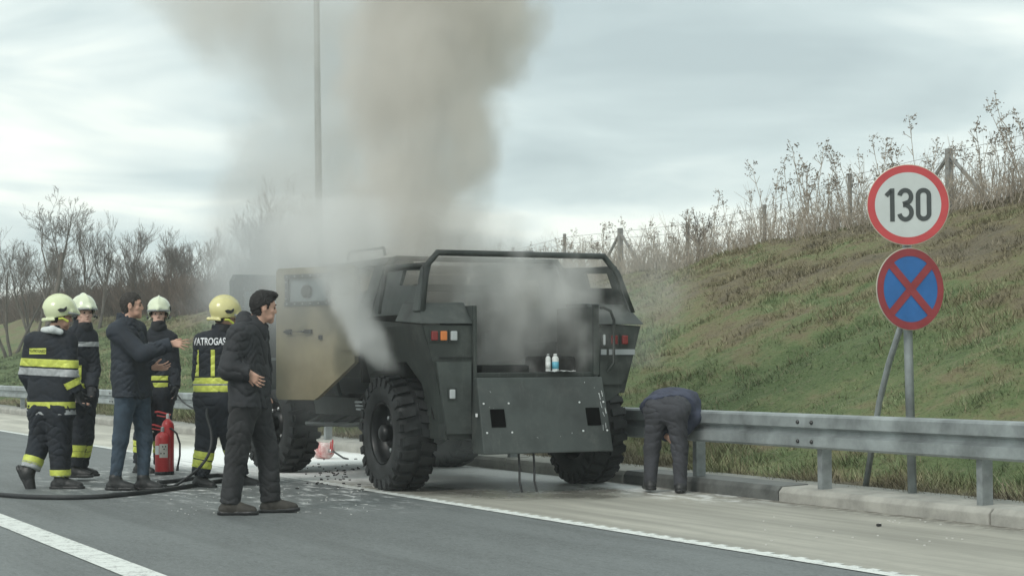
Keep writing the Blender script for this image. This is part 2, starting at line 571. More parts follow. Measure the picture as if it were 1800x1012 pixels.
def bank_mat(name, blades):
    m = bpy.data.materials.new(name)
    m.use_nodes = True
    g = NG(m.node_tree)
    b = g.n['Principled BSDF']
    b.inputs['Roughness'].default_value = 0.9
    b.inputs['Specular IOR Level'].default_value = 0.2
    tc = g.n.new('ShaderNodeTexCoord')
    P = tc.outputs['Object']
    sp = g.n.new('ShaderNodeSeparateXYZ')
    g.l.new(P, sp.inputs[0])
    n1 = g.noise(stretch(g, P, (1, .6, 1)), 0.50, 5, .65)
    n2 = g.noise(P, 1.9, 6, .70)
    n3 = g.noise(P, 9.0, 4, .65)
    h = g.m('MULTIPLY', g.mapr(sp.outputs['Z'], 0.9, 3.2), .24)
    near = g.m('MULTIPLY', g.mapr(sp.outputs['X'], 10.6, 9.5), .30)
    t = g.m('ADD', g.m('ADD', g.m('MULTIPLY', g.m('SUBTRACT', n1, .5), 1.1), g.m('MULTIPLY', n2, .9)), g.m('ADD', h, near))
    t = g.m('SUBTRACT', t, g.m('MULTIPLY', g.mapr(sp.outputs['Y'], 22.0, 40.0), .10))
    rp = g.n.new('ShaderNodeValToRGB')
    E_ = rp.color_ramp.elements
    k = 1.14 if blades else 0.98
    E_[0].position, E_[0].color = .36, (.120 * k, .170 * k, .070 * k, 1)
    E_[1].position, E_[1].color = .80, (.175 * k, .150 * k, .105 * k, 1)
    for pos, c in ((.46, (.160, .205, .090)), (.56, (.205, .205, .105)), (.66, (.205, .175, .105))):
        q = E_.new(pos)
        q.color = (*[x * k for x in c], 1)
    g.l.new(t, rp.inputs[0])
    c = rp.outputs[0]
    c = g.mix(g.mapr(n3, .52, .74, 0, .6), c, (.26 * k, .23 * k, .15 * k))
    if blades:
        at_ = g.n.new('ShaderNodeAttribute')
        at_.attribute_name = 'tone'
        hs = g.n.new('ShaderNodeHueSaturation')
        g.l.new(g.mapr(at_.outputs['Fac'], 0, 1, .55, 1.55, False), hs.inputs['Value'])
        g.l.new(g.mapr(at_.outputs['Fac'], 0, 1, 1.05, .80, False), hs.inputs['Saturation'])
        g.l.new(c, hs.inputs['Color'])
        c = hs.outputs[0]
    n4 = g.noise(P, 24, 4, .75)
    c = g.mix(g.mapr(n4, .46, .30, 0, .75), c, (.035, .042, .022))
    c = g.mix(g.mapr(n4, .54, .72, 0, .5), c, (.27, .25, .16))
    n5 = g.noise(P, 5.0, 4, .7)
    c = g.mix(g.mapr(n5, .44, .30, 0, .55), c, (.05, .068, .030))
    g.l.new(c, b.inputs['Base Color'])
    bp = g.n.new('ShaderNodeBump')
    bp.inputs['Distance'].default_value = .05
    bp.inputs['Strength'].default_value = .9 if not blades else .0
    g.l.new(g.m('ADD', n4, g.m('MULTIPLY', n3, 1.5)), bp.inputs['Height'])
    if not blades:
        g.l.new(bp.outputs[0], b.inputs['Normal'])
    return m


M['bank'] = bank_mat('bank_soil', False)
M['grass'] = bank_mat('grass_blades', True)
M['tuft'] = mat('straw_tufts', (0.17, 0.15, 0.085), 0.95, 0, 0, 3.0, col2=(0.30, 0.26, 0.17), spec=.2)

# ------------------------------------------------------------------ setting: ground, road, shoulder, kerb
def sheet(name, o0, o1, s0, s1, z, mt, kind='structure', parent=None):
    o = link_mesh(name, [(o0, s0, z), (o1, s0, z), (o1, s1, z), (o0, s1, z)], [(0, 1, 2, 3)], mt, parent)
    if not parent:
        o.rotation_euler = (0, 0, TH)
    if kind:
        tag(o, kind=kind)
    return o


g_ = sheet('ground', -360, 360, -120, 420, -0.06, M['soil'])
sheet('road', -8.0, 6.46, -60, 400, 0.0, M['asphalt'])
sheet('shoulder', 6.46, 9.03, -60, 400, 0.001, M['concrete'])
# edge line with a rumble-profiled outer edge
vs, fs = [], []
s = -10.0
i = 0
while s < 160:
    w = 0.0 if i % 2 else 0.035
    st = 0.09 if s < 40 else 1.0
    e0 = 6.38
    w = 0.0 if i % 2 else 0.04
    vs += [(e0, s, .005), (6.49 + w, s, .005), (6.49 + w, s + st * .98, .005), (e0, s + st * .98, .005)]
    k = len(vs) - 4
    fs.append((k, k + 1, k + 2, k + 3))
    vs += [(e0, s + st * .98, .005), (6.49, s + st * .98, .005), (6.49, s + st, .005), (e0, s + st, .005)]
    fs.append((k + 4, k + 5, k + 6, k + 7))
    s += st
    i += 1
el = link_mesh('edge_line_marking', vs, fs, M['paint'])
el.rotation_euler = (0, 0, TH)
tag(el, kind='structure')
sheet('lane_line_marking', 2.62, 2.84, 3.0, 15.5, 0.005, M['paint'])

# kerb: separate concrete stones with open joints
kerb = empty('kerb', (0, 0, 0), TH)
tag(kerb, kind='structure')


def kerb_mesh(L, mt):
    mb = MB()
    prof = [(9.0, 0.0), (9.0, 0.085), (9.035, 0.125), (9.32, 0.135), (9.32, -0.05), (9.0, -0.05)]
    rnd = random.Random(int(L * 1000))
    mb.prism([(x, 0.012, z) for x, z in prof], (0, L - 0.024, 0))
    o = mb.build('kerb_stone', mt, kerb, bevel=0.008)
    o.location = (0, 0, 0)
    return o


KL = 2.72
kd = kerb_mesh(KL, M['kerb'])
kw = kerb_mesh(KL + .001, M['kerb_wet'])
s0 = 10.74 - KL * 5
first_d = first_w = True
for i in range(45):
    s = s0 + KL * i
    wet = i in (6,)
    if wet:
        o = kw
    elif first_d:
        o, first_d = kd, False
    else:
        o = kd.copy()
        COL.objects.link(o)
        o.parent = kerb
    o.location = (random.uniform(-.006, .006), s, random.uniform(-.006, .004))
# gravelly concrete strip behind the kerb
strip = link_mesh('kerb_backing', [(9.325, -20, .12), (9.60, -20, .13), (9.60, 120, .13), (9.325, 120, .12)], [(0, 1, 2, 3)], M['kerb'])
strip.rotation_euler = (0, 0, TH)
tag(strip, kind='structure')


# ------------------------------------------------------------------ setting: the bank
def vnoise(x, y, seed):
    xi, yi = np.floor(x).astype(np.int64), np.floor(y).astype(np.int64)
    fx, fy = x - xi, y - yi
    fx, fy = fx * fx * (3 - 2 * fx), fy * fy * (3 - 2 * fy)

    def hsh(a, b):
        h = (a * 374761393 + b * 668265263 + seed * 974634777) & 0x7fffffff
        h = ((h ^ (h >> 13)) * 1274126177) & 0x7fffffff
        return ((h ^ (h >> 16)) & 0xffff) / 32767.5 - 1
    return (hsh(xi, yi) * (1 - fx) + hsh(xi + 1, yi) * fx) * (1 - fy) + (hsh(xi, yi + 1) * (1 - fx) + hsh(xi + 1, yi + 1) * fx) * fy


def fbm(x, y, sc, oc=4, seed=0):
    out = np.zeros_like(x, dtype=float)
    a = 1.0
    for k in range(oc):
        c, q = math.cos(.9 * k + .4), math.sin(.9 * k + .4)
        out += a * vnoise((x * c - y * q) * sc + 17.3 * k, (x * q + y * c) * sc - 9.1 * k, seed + k)
        a *= .5
        sc *= 2.07
    return out


S_K = np.array([-30, 10, 16, 22.8, 27.5, 30.3, 33.3, 36, 42, 65, 108, 200])
Z_K = np.array([4.3, 4.25, 4.1, 3.85, 3.52, 3.33, 3.24, 3.05, 3.0, 3.1, 3.6, 3.6])


def bank_z(o, s):
    top = np.interp(s, S_K, Z_K)
    t = np.clip((o - 10.6) / (20.0 - 10.6), 0, 1)
    rise = t * t * (3 - 2 * t) * .35 + t * .65
    z = .10 + np.clip((o - 9.4) / 1.2, 0, 1) * .12 + (top - .22) * rise
    z = z + np.clip((o - 9.5) / 1.5, 0, 1) * (.075 * fbm(o, s, 1.1, 4, 3) + .16 * fbm(o, s, .35, 2, 9))
    z = z - np.clip((o - 24) / 40, 0, 1) * 1.0
    return z


oo = np.concatenate([np.arange(9.55, 21.5, .13), np.arange(21.5, 60, 1.5), [70, 90, 130, 200, 340]])
ss = np.concatenate([np.arange(-12, 4, 1.0), np.arange(4, 45, .14), np.arange(45, 80, .4), np.arange(80, 200, 2.0), [220, 260, 320, 390]])
OO, SS = np.meshgrid(oo, ss, indexing='ij')
ZZ = bank_z(OO, SS)
V_ = np.stack([OO, SS, ZZ], -1).reshape(-1, 3)
ni, nj = OO.shape
idx = np.arange(ni * nj).reshape(ni, nj)
Fq = np.stack([idx[:-1, :-1], idx[1:, :-1], idx[1:, 1:], idx[:-1, 1:]], -1).reshape(-1, 4)
bank = link_mesh('grass_bank', V_, Fq, M['bank'], smooth=True)
bank.rotation_euler = (0, 0, TH)
tag(bank, kind='structure')


def grass(name, n, o0, o1, s0, s1, ln, wid, power, mt, label, sparse=0.0):
    # more blades close by, in tufts
    u = RNG.random(n)
    s = s0 + (s1 - s0) * u ** power
    o = RNG.uniform(o0, o1, n)
    keep = fbm(o, s, 2.2, 3, 21) + RNG.normal(0, .50, n) > -.75 + sparse
    s, o = s[keep], o[keep]
    n = len(s)
    o = o + RNG.normal(0, .03, n)
    z = bank_z(np.clip(o, 9.5, 80), s) - .01
    dist = np.sqrt((o * CT - s * ST) ** 2 + (o * ST + s * CT) ** 2)
    tuft = np.clip(.8 + 1.0 * fbm(o, s, 2.4, 3, 5), .25, 2.6)
    L = ln * tuft * RNG.uniform(.5, 1.4, n)
    w = wid * np.clip(dist / 16, .8, 4.5) * RNG.uniform(.6, 1.3, n)
    a = RNG.uniform(0, 6.283, n)
    lean = RNG.uniform(.25, 1.25, n)
    dirx = np.cos(a)
    diry = np.sin(a)
    # tips fall downhill
    tx = dirx * lean * L - .15 * L
    ty = diry * lean * L
    tz = L * RNG.uniform(.5, 1.0, n)
    px_, py_ = -diry * w, dirx * w
    A = np.stack([o - px_, s - py_, z], -1)
    B = np.stack([o + px_, s + py_, z], -1)
    C = np.stack([o + tx, s + ty, z + tz], -1)
    V = np.stack([A, B, C], 1).reshape(-1, 3)
    Fc = np.arange(n * 3).reshape(-1, 3)
    ob = link_mesh(name, V, Fc, mt)
    att = ob.data.attributes.new('tone', 'FLOAT', 'FACE')
    tone = np.clip(.45 + .40 * fbm(o, s, 2.6, 3, 33) + RNG.normal(0, .2, n), 0, 1)
    att.data.foreach_set('value', tone.astype(np.float32))
    ob.rotation_euler = (0, 0, TH)
    tag(ob, label, 'grass', kind='stuff')
    return ob


grass('grass', 850000, 9.62, 21.3, 6.0, 80.0, .062, .0036, 1.6, M['grass'], 'short rough green and brown grass growing over the roadside bank')
grass('dry_verge_grass', 60000, 9.5, 11.0, 6.0, 50.0, .15, .0045, 1.5, M['grass'], 'longer tangled dry grass at the foot of the bank behind the kerb')

grass('dry_grass_tufts', 120000, 9.8, 21.0, 6.0, 60.0, .125, .0042, 1.6, M['tuft'], 'scattered longer tufts of straw coloured dead grass on the bank', 1.15)

# ------------------------------------------------------------------ guard rail
rail = empty('guard_rail', (0, 0, 0), TH)
tag(rail, 'long grey steel guard rail on short posts along the kerb', 'guard rail')
ROFF = 9.03


def rail_profile(top):
    # box-beam style two-wave profile, seen from the road: (offset, z)
    pr = [(0.060, top), (0.0, top - .010), (-.014, top - .026), (-.014, top - .112), (.040, top - .134), (.040, top - .168), (-.014, top - .188), (-.014, top - .268), (0.0, top - .284), (.060, top - .292)]
    return pr


def rail_segment(sa, sb, ta, tb):
    mb = MB()
    prA, prB = rail_profile(ta), rail_profile(tb)
    n = len(prA)
    vs = []
    for (pr, s, q_) in ((prA, sa, 0), (prB, sb, -.007)):
        vs += [(ROFF + x + q_, s, z) for x, z in pr]
        vs += [(ROFF + x + .004 + q_, s, z - (.003 if q == 0 else -.003 if q == n - 1 else 0)) for q, (x, z) in enumerate(pr)]
    fs = []
    for i in range(n - 1):
        fs.append((i, i + 1, 2 * n + i + 1, 2 * n + i))
        fs.append((n + i, 3 * n + i, 3 * n + i + 1, n + i + 1))
    fs.append((0, 2 * n, 3 * n, n))
    fs.append((n - 1, 2 * n - 1, 4 * n - 1, 3 * n - 1))
    mb.add(vs, fs)
    return mb.build('beam', M['galv'], rail)


def rail_top(s):
    return float(np.interp(s, [0, 11, 15, 20, 31, 47, 100], [.755, .755, .745, .74, .70, .68, .68]))


def top_at(s):
    return rail_top(s)


sj = [12.9 + 4.0 * k for k in range(-4, 26)]
for a, b_ in zip(sj[:-1], sj[1:]):
    o = rail_segment(a, b_ + .32, top_at(a), top_at(b_ + .32))
    # splice plate bolts near each joint
    bb = MB()
    for ds in (-.05, .15):
        for dz in (-.07, -.23):
            bb.lathe([(.017, 0), (.017, .010), (.009, .018)], (ROFF - .021, a + ds + .12, top_at(a) + dz), 'x', 8)
    for v in bb.v:
        v.x = 2 * (ROFF - .021) - v.x
    tag(bb.build('splice_bolts', M['black_plastic'], o), kind='stuff')
posts = [8.93, 10.98, 13.0, 15.0, 17.0, 19.0, 21.0, 23.0, 25.0, 28.0, 31.2, 34.1, 37.1, 41.9, 46.7, 50.7, 54.7, 58.7, 62.7, 66.7, 70.7]


def post_mesh():
    mb = MB()
    # sigma-shaped steel post
    prof = [(-.05, -.032), (.05, -.032), (.05, -.026), (-.044, -.026), (-.044, .026), (.05, .026), (.05, .032), (-.05, .032)]
    mb.prism([(x, y, -.2) for x, y in prof], (0, 0, .855))
    return mb


pm = None
for s in posts:
    if pm is None:
        pm = post_mesh().build('post', M['galv_post'], rail)
        o = pm
    else:
        o = pm.copy()
        COL.objects.link(o)
        o.parent = rail
    o.location = (ROFF + .125, s, rail_top(s) - .68)
    o.rotation_euler = (0, 0, random.uniform(-.04, .04))

# ------------------------------------------------------------------ fence on the crest
fence = empty('wire_fence', (0, 0, 0), TH)
tag(fence, 'wire mesh fence on concrete posts along the crest of the bank', 'fence')
FO = 21.0


def fz(s):
    return float(bank_z(np.array([FO]), np.array([s]))[0])


fpost = None
fs_ = [14.0, 17.0, 20.0, 23.0, 26.0, 28.9, 31.8, 34.8, 37.8, 40.6, 43.5, 46.5, 49.5, 52.5]
for s in fs_:
    mb = MB()
    thick = .075 if s in (26.0, 37.8) else .045
    mb.box((FO, s, fz(s) + .45), (thick * 1.35, thick * 1.35, 1.5))
    mb.build('post', M['wood_post'], fence, bevel=.006)
    if s in (26.0, 37.8):
        for d in (-1, 1):
            b2 = MB()
            b2.tube([(FO, s + d * .05, fz(s) + 1.05), (FO, s + d * 1.25, fz(s) + .02)], .035, 6)
            b2.build('brace', M['wood_post'], fence)
for h in (.15, .35, .55, .75, .95, 1.12):
    w = MB()
    w.tube([(FO - .05, s, fz(s) + h + random.uniform(-.02, .02)) for s in fs_], .004, 4)
    w.build('wire', M['wire'], fence)
mesh_w = MB()
for s in np.arange(14.2, 52.4, .30):
    mesh_w.tube([(FO - .05, s, fz(s) + .05), (FO - .05, s + .02, fz(s) + 1.12)], .002, 3, cap=False)
tag(mesh_w.build('vertical_wires', M['wire'], fence), kind='stuff')


# ------------------------------------------------------------------ plants
def segs_mesh(segs, sides):
    """segs: array of (p0, p1, r0, r1) rows -> tapered prisms"""
    S = np.array([[*a, *b, c, d] for a, b, c, d in segs], float)
    n = len(S)
    p0, p1, r0, r1 = S[:, :3], S[:, 3:6], S[:, 6], S[:, 7]
    t = p1 - p0
    t /= np.maximum(np.linalg.norm(t, axis=1, keepdims=True), 1e-9)
    ref = np.where(np.abs(t[:, 2:3]) < .9, np.array([[0, 0, 1.0]]), np.array([[1.0, 0, 0]]))
    a = np.cross(t, ref)
    a /= np.linalg.norm(a, axis=1, keepdims=True)
    b = np.cross(t, a)
    V = np.zeros((n, 2, sides, 3))
    for k in range(sides):
        an = 2 * np.pi * k / sides
        d = a * np.cos(an) + b * np.sin(an)
        V[:, 0, k] = p0 + d * r0[:, None]
        V[:, 1, k] = p1 + d * r1[:, None]
    base = (np.arange(n) * sides * 2)[:, None]
    Fs = []
    for k in range(sides):
        k2 = (k + 1) % sides
        Fs.append(np.concatenate([base + k, base + k2, base + sides + k2, base + sides + k], 1))
    return V.reshape(-1, 3), np.stack(Fs, 1).reshape(-1, 4)


def grow_tree(seed, H, spread=.5, lean=(0, 0), trunk_r=.12, levels=5, upright=.5, stems=1, mindet=.012, kids=3):
    rnd = random.Random(seed)
    big, small = [], []

    def branch(p, d, L, r, lev):
        n = max(3, int(L / (.35 if lev < 2 else .28)))
        n = min(n, 9)
        pts = [p]
        dirs = []
        q = p.copy()
        for i in range(n):
            j = .07 + .03 * lev
            d = (d + Vector((rnd.gauss(0, j), rnd.gauss(0, j), rnd.gauss(0, j * .6) + .05 * upright))).normalized()
            q = q + d * (L / n)
            pts.append(q.copy())
            dirs.append(d.copy())
        for i in range(n):
            ra = max(mindet * .5, r * (1 - .62 * i / n))
            rb = max(mindet * .45, r * (1 - .62 * (i + 1) / n))
            (big if r > .035 else small).append((pts[i], pts[i + 1], ra, rb))
        if lev >= levels:
            return
        nk = [kids + 4, kids + 2, kids + 1, kids, kids][min(lev, 4)]
        for k in range(nk):
            f = rnd.uniform(.28 if lev == 0 else .15, .98)
            i = min(n - 1, int(f * n))
            base = pts[i].lerp(pts[i + 1], f * n - i)
            ax = Vector((rnd.gauss(0, 1), rnd.gauss(0, 1), rnd.gauss(0, .5) + .3))
            perp = (ax - dirs[i] * ax.dot(dirs[i])).normalized()
            ang = rnd.uniform(.35, .80) * (spread * .8 + .5)
            nd = (dirs[i] * math.cos(ang) + perp * math.sin(ang) + Vector((0, 0, .18 * upright))).normalized()
            branch(base, nd, L * rnd.uniform(.48, .74) * (1.12 - .42 * f), max(mindet * .5, r * (1 - .6 * f) * rnd.uniform(.32, .50)), lev + 1)

    for k in range(stems):
        a = rnd.uniform(0, 6.28)
        d = Vector((lean[0] + (.35 * math.cos(a) if stems > 1 else 0), lean[1] + (.35 * math.sin(a) if stems > 1 else 0), 1)).normalized()
        branch(Vector((.15 * math.cos(a) * (stems > 1), .15 * math.sin(a) * (stems > 1), 0)), d, H * (.72 if stems == 1 else rnd.uniform(.5, .68)), trunk_r, 0)
    return big, small


def tree(name, px, py_top, Y, seed, label, group='bare trees beyond the bank', **kw):
    top = at(px, py_top, Y)
    o = top.x * CT + top.y * ST
    s = -top.x * ST + top.y * CT
    zb = float(bank_z(np.array([o]), np.array([s]))[0]) - .2
    H = top.z - zb
    t = empty(name, (top.x, top.y, zb))
    tag(t, label, 'tree', group)
    lean = kw.pop('lean', (0, 0))
    big, small = grow_tree(seed, H, lean=lean, **kw)
    # scale so that the crown really reaches the height seen in the photograph
    zm = max(b[1].z for b in big + small)
    k = H / zm
    big = [(a * k, b * k, c, d) for a, b, c, d in big]
    small = [(a * k, b * k, c, d) for a, b, c, d in small]
    if not big:
        big, small = small[:5], small[5:]
    V, Fc = segs_mesh(big, 6)
    link_mesh('trunk', V, Fc, M['bark'], t)
    V, Fc = segs_mesh(small, 3)
    link_mesh('crown', V, Fc, M['twig'], t)
    return t


tree('bare_tree', 20, 385, 78, 5, 'bare many-stemmed tree at the left edge of the picture', spread=.55, trunk_r=.075, stems=3, levels=4, mindet=.010)
tree('bare_tree', 62, 420, 84, 17, 'low bushy bare tree between the left edge and the tallest leaning tree', spread=.7, trunk_r=.075, stems=3, levels=4, mindet=.010)
tree('bare_tree', 72, 326, 74, 29, 'tallest bare tree leaning right with dark curved trunk', lean=(.26, 0), spread=.75, trunk_r=.17, stems=1, levels=5, mindet=.011, kids=3)
tree('bare_tree', 128, 430, 80, 31, 'small twiggy bare tree right of the tallest leaning tree', spread=.7, trunk_r=.075, stems=3, levels=4, mindet=.010)
tree('bare_tree', 168, 368, 76, 44, 'slim upright bare tree with two parallel stems', spread=.35, trunk_r=.075, stems=2, levels=4, upright=1.6, mindet=.010)
tree('bare_tree', 215, 440, 82, 52, 'low bare tree behind the head of the man in the navy jacket', spread=.8, trunk_r=.075, stems=2, levels=4, mindet=.010, lean=(.25, 0))
tree('bare_tree', 262, 382, 80, 61, 'dense fan shaped bare tree right of the slim upright tree', spread=.45, trunk_r=.075, stems=5, levels=4, upright=1.2, mindet=.010)
tree('bare_tree', 312, 420, 84, 73, 'broad bare tree with a long branch leaning right', spread=.7, trunk_r=.075, stems=3, levels=4, mindet=.010)
tree('bare_tree', 345, 394, 88, 85, 'upright bare tree between the broad tree and the smoke', spread=.5, trunk_r=.075, stems=3, levels=4, upright=1.0, mindet=.010)
tree('bare_tree', 398, 412, 90, 97, 'bare tree at the left edge of the smoke', spread=.6, trunk_r=.075, stems=4, levels=4, mindet=.010)
tree('bare_tree', 450, 330, 82, 101, 'tall bare tree veiled by the left side of the smoke', spread=.5, trunk_r=.075, stems=4, levels=4, upright=1.0, mindet=.010)
tree('bare_tree', 505, 300, 80, 113, 'tall bare tree left of the lamp pole in the smoke', spread=.5, trunk_r=.075, stems=4, levels=4, upright=1.0, mindet=.010)
tree('young_bare_tree', 1246, 362, 39.0, 132, 'small leafless young tree standing on the crest beside the fence', group=None, spread=.6, trunk_r=.035, stems=2, levels=3, mindet=.010, kids=2, upright=.8)


def sticks(name, pts, hmin, hmax, r, mt, label, per=1, jit=.35, cat='brush'):
    segs = []
    for (o, s) in pts:
        z = float(bank_z(np.array([o]), np.array([s]))[0]) - .05
        for _ in range(per):
            p = Vector((o + random.gauss(0, .2), s + random.gauss(0, .3), z))
            L = random.uniform(hmin, hmax)
            d = Vector((random.gauss(0, jit), random.gauss(0, jit), 1)).normalized()
            for q in range(3):
                d2 = (d + Vector((random.gauss(0, .15), random.gauss(0, .15), 0))).normalized()
                p2 = p + d2 * L / 3
                segs.append((p, p2, r * (1 - q * .28), r * (1 - (q + 1) * .28)))
                if q:
                    for _b in range(2):
                        d3 = (d2 + Vector((random.gauss(0, .5), random.gauss(0, .5), random.gauss(0, .2)))).normalized()
                        segs.append((p, p + d3 * L * .3, r * .55, r * .3))
                p, d = p2, d2
    V, Fc = segs_mesh(segs, 3)
    ob = link_mesh(name, V, Fc, mt)
    ob.rotation_euler = (0, 0, TH)
    tag(ob, label, cat, kind='stuff')
    return ob


pts = [(random.uniform(19.6, 25), 60 + 66 * random.random() ** .9) for _ in range(9500)]
sticks('brown_brush', pts, .7, 2.1, .020, M['brush'], 'dense reddish brown leafless brush along the top of the bank', per=1, jit=.30)
pts = [(random.uniform(19.2, 22.8), random.uniform(18, 50)) for _ in range(2400)]
sticks('crest_dry_grass', pts, .25, .85, .008, M['weed'], 'tangle of dry grass stems along the crest of the bank', per=2, jit=.35)

pts = [(random.uniform(19.4, 23.0), random.uniform(17, 56)) for _ in range(1500)]
sticks('crest_tall_stems', pts, .6, 1.35, .0075, M['weed'], 'thicket of thin pale dead stems behind the fence on the crest', per=1, jit=.16)

# tall dry weeds: single plants
weed_protos = []


def weed_proto(seed, H):
    rnd = random.Random(seed)
    st, hd = [], []
    p = Vector((0, 0, -.1))
    d = Vector((rnd.gauss(0, .12), rnd.gauss(0, .12), 1)).normalized()
    n = 6
    for i in range(n):
        d = (d + Vector((rnd.gauss(0, .06), rnd.gauss(0, .06), 0))).normalized()
        q = p + d * (H + .1) / n
        st.append((p, q, .011 * (1 - i * .1), .011 * (1 - (i + 1) * .1)))
        if i >= 2:
            for _ in range(2):
                dd = (d * .9 + Vector((rnd.gauss(0, .6), rnd.gauss(0, .6), .1))).normalized()
                e2 = q + dd * rnd.uniform(.08, .22)
                st.append((q, e2, .006, .004))
                if i >= 3 and rnd.random() < .75:
                    hd.append((e2, rnd.uniform(.012, .026)))
        p = q
    for _ in range(16):
        hd.append((p + Vector((rnd.gauss(.04, .06), rnd.gauss(0, .05), rnd.gauss(0, .05))), rnd.uniform(.010, .026)))
    V, Fc = segs_mesh(st, 3)
    root = link_mesh('dry_weed', V, Fc, M['weed'])
    vs, fs = [], []
    for c, r in hd:
        for _ in range(4):
            a = Vector((rnd.gauss(0, 1), rnd.gauss(0, 1), rnd.gauss(0, 1))).normalized() * r
            b = Vector((rnd.gauss(0, 1), rnd.gauss(0, 1), rnd.gauss(0, 1))).normalized() * r
            k = len(vs)
            cc = c + Vector((rnd.gauss(0, r * .6), rnd.gauss(0, r * .6), rnd.gauss(0, r * .6)))
            vs += [cc - a, cc + b * .6, cc + a, cc - b * .6]
            fs.append((k, k + 1, k + 2, k + 3))
    tag(link_mesh('seed_heads', vs, fs, M['weed_head'], root), kind='stuff')
    return root


for k in range(9):
    weed_protos.append(weed_proto(200 + k, [1.0, 1.2, 1.35, 1.5, 1.7, 1.1, 1.4, 1.25, 1.6][k]))
used = [False] * 9
nw = 0
while nw < 270:
    s = 19.5 + 26 * random.random()
    o = random.uniform(19.6, 22.6)
    dens = np.interp(s, [19, 23, 25.5, 27, 30, 34, 38, 46], [1, 1, .9, .8, .9, .45, .55, .6])
    if random.random() > dens:
        continue
    k = random.randrange(9)
    if used[k]:
        w = copy_tree(weed_protos[k])
    else:
        w, used[k] = weed_protos[k], True
    w.location = rd(o, s, float(bank_z(np.array([o]), np.array([s]))[0]))
    sc = random.uniform(.7, 1.15) * (1.0 if s < 31 else .8)
    w.scale = (sc, sc, sc)
    w.rotation_euler = (random.gauss(0, .06), random.gauss(0, .08), random.uniform(0, 6.28))
    tag(w, 'tall dry brown weed stalk with seed heads on the crest of the bank', 'weed', 'dry weeds along the crest of the bank')
    nw += 1

# ------------------------------------------------------------------ lamp pole
pl = gnd(560, 0, 0) if False else at(565, 637, 31.5)
lp = empty('lamp_pole', (pl.x, pl.y, float(0.1)))
tag(lp, 'tall thin grey lighting pole rising behind the smoke', 'lamp pole')
mb = MB()
mb.tube([(0, 0, 0), (-.02, 0, 2.0), (-.06, 0, 5.5), (-.10, 0, 10.0)], [.075, .068, .055, .040], 14)
mb.build('pole', M['galv'], lp, smooth=True)
mb = MB()
mb.tube([(-.10, 0, 9.95), (-.4, -.6, 10.3), (-.9, -1.6, 10.45)], .03, 8)
mb.build('arm', M['galv'], lp, smooth=True)
mb = MB()
mb.box((-1.0, -1.85, 10.46), (.28, .7, .10))
mb.build('lamp_head', M['galv'], lp, bevel=.03)

# ------------------------------------------------------------------ signs
def ribbon(pts, w, z=0.0):
    """flat stroke along a 2D polyline -> verts, faces"""
    n = len(pts)
    vs = []
    for i, p in enumerate(pts):
        p = Vector(p)
        if i == 0:
            t = (Vector(pts[1]) - p).normalized()
            nn = Vector((-t.y, t.x))
            k = 1
        elif i == n - 1:
            t = (p - Vector(pts[-2])).normalized()
            nn = Vector((-t.y, t.x))
            k = 1
        else:
            t0 = (p - Vector(pts[i - 1])).normalized()
            t1 = (Vector(pts[i + 1]) - p).normalized()
            t = (t0 + t1).normalized()
            nn = Vector((-t.y, t.x))
            k = 1 / max(.5, t.dot(t0))
        vs += [p + nn * w / 2 * k, p - nn * w / 2 * k]
    return [(v.x, v.y, z) for v in vs], [(2 * i, 2 * i + 1, 2 * i + 3, 2 * i + 2) for i in range(n - 1)]


def arc(cx_, cy_, rx, ry, a0, a1, n=10):
    return [(cx_ + rx * math.cos(R(a0 + (a1 - a0) * i / n)), cy_ + ry * math.sin(R(a0 + (a1 - a0) * i / n))) for i in range(n + 1)]


def disc(r, z, seg=64):
    return [(r * math.cos(2 * math.pi * i / seg), r * math.sin(2 * math.pi * i / seg), z) for i in range(seg)], [tuple(range(seg))]


def ring(r0, r1, z, seg=64):
    vs = []
    for i in range(seg):
        a = 2 * math.pi * i / seg
        vs += [(r0 * math.cos(a), r0 * math.sin(a), z), (r1 * math.cos(a), r1 * math.sin(a), z)]
    return vs, [(2 * i, 2 * i + 1, (2 * i + 3) % (2 * seg), (2 * i + 2) % (2 * seg)) for i in range(seg)]


def sign_frame(parent, centre, yaw, tilt=0.0):
    """sign plate lies in its local xy plane, +z is the face; stand it up and face the camera"""
    o = empty('sign_plate', centre)
    o.parent = parent
    o.rotation_euler = (R(90) + tilt, 0, yaw)
    return o


sb = at(1603, 838, 15.15)
sign = empty('road_sign', (sb.x, sb.y, .22))
tag(sign, 'post with round 130 speed limit sign above a blue and red no stopping sign', 'road sign')
SY = 15.02
mb = MB()
p_lo, p_md, p_hi = at(1604, 845, 15.15) - sign.location, at(1596, 580, 15.12) - sign.location, at(1593, 330, 15.12) - sign.location
mb.tube([p_lo - Vector((0, 0, .25)), p_md, p_hi], .036, 14)
mb.build('post', M['galv'], sign, smooth=True)
mb = MB()
q0, q1, q2, q3 = at(1518, 832, 16.0), at(1546, 705, 15.75), at(1562, 640, 15.5), at(1584, 572, 15.2)
mb.tube([q - sign.location for q in (q0 - Vector((0, 0, .2)), q1, q2, q3)], .026, 10)
mb.build('brace', M['galv'], sign, smooth=True)


def plate(name, centre, yaw, r):
    me = MB()
    me.lathe([(r - .012, -.012), (r, -.006), (r + .002, 0.0), (r - .004, .003)], (0, 0, 0), 'z', 64)
    o = me.build(name, M['sign_back'], sign)
    o.location = centre - sign.location
    o.rotation_euler = (R(90), 0, yaw)
    return o


def add_flat(parent, name, vf, mt):
    return link_mesh(name, vf[0], vf[1], mt, parent)


c1 = at(1596, 360, SY)
p1 = plate('speed_limit_disc', c1, R(-9), .325)
add_flat(p1, 'red_rim', ring(.262, .320, .0045), M['sign_red'])
add_flat(p1, 'white_face', disc(.2615, .0045), M['sign_white'])
W_ = .036
hh = .133
dg = MB()


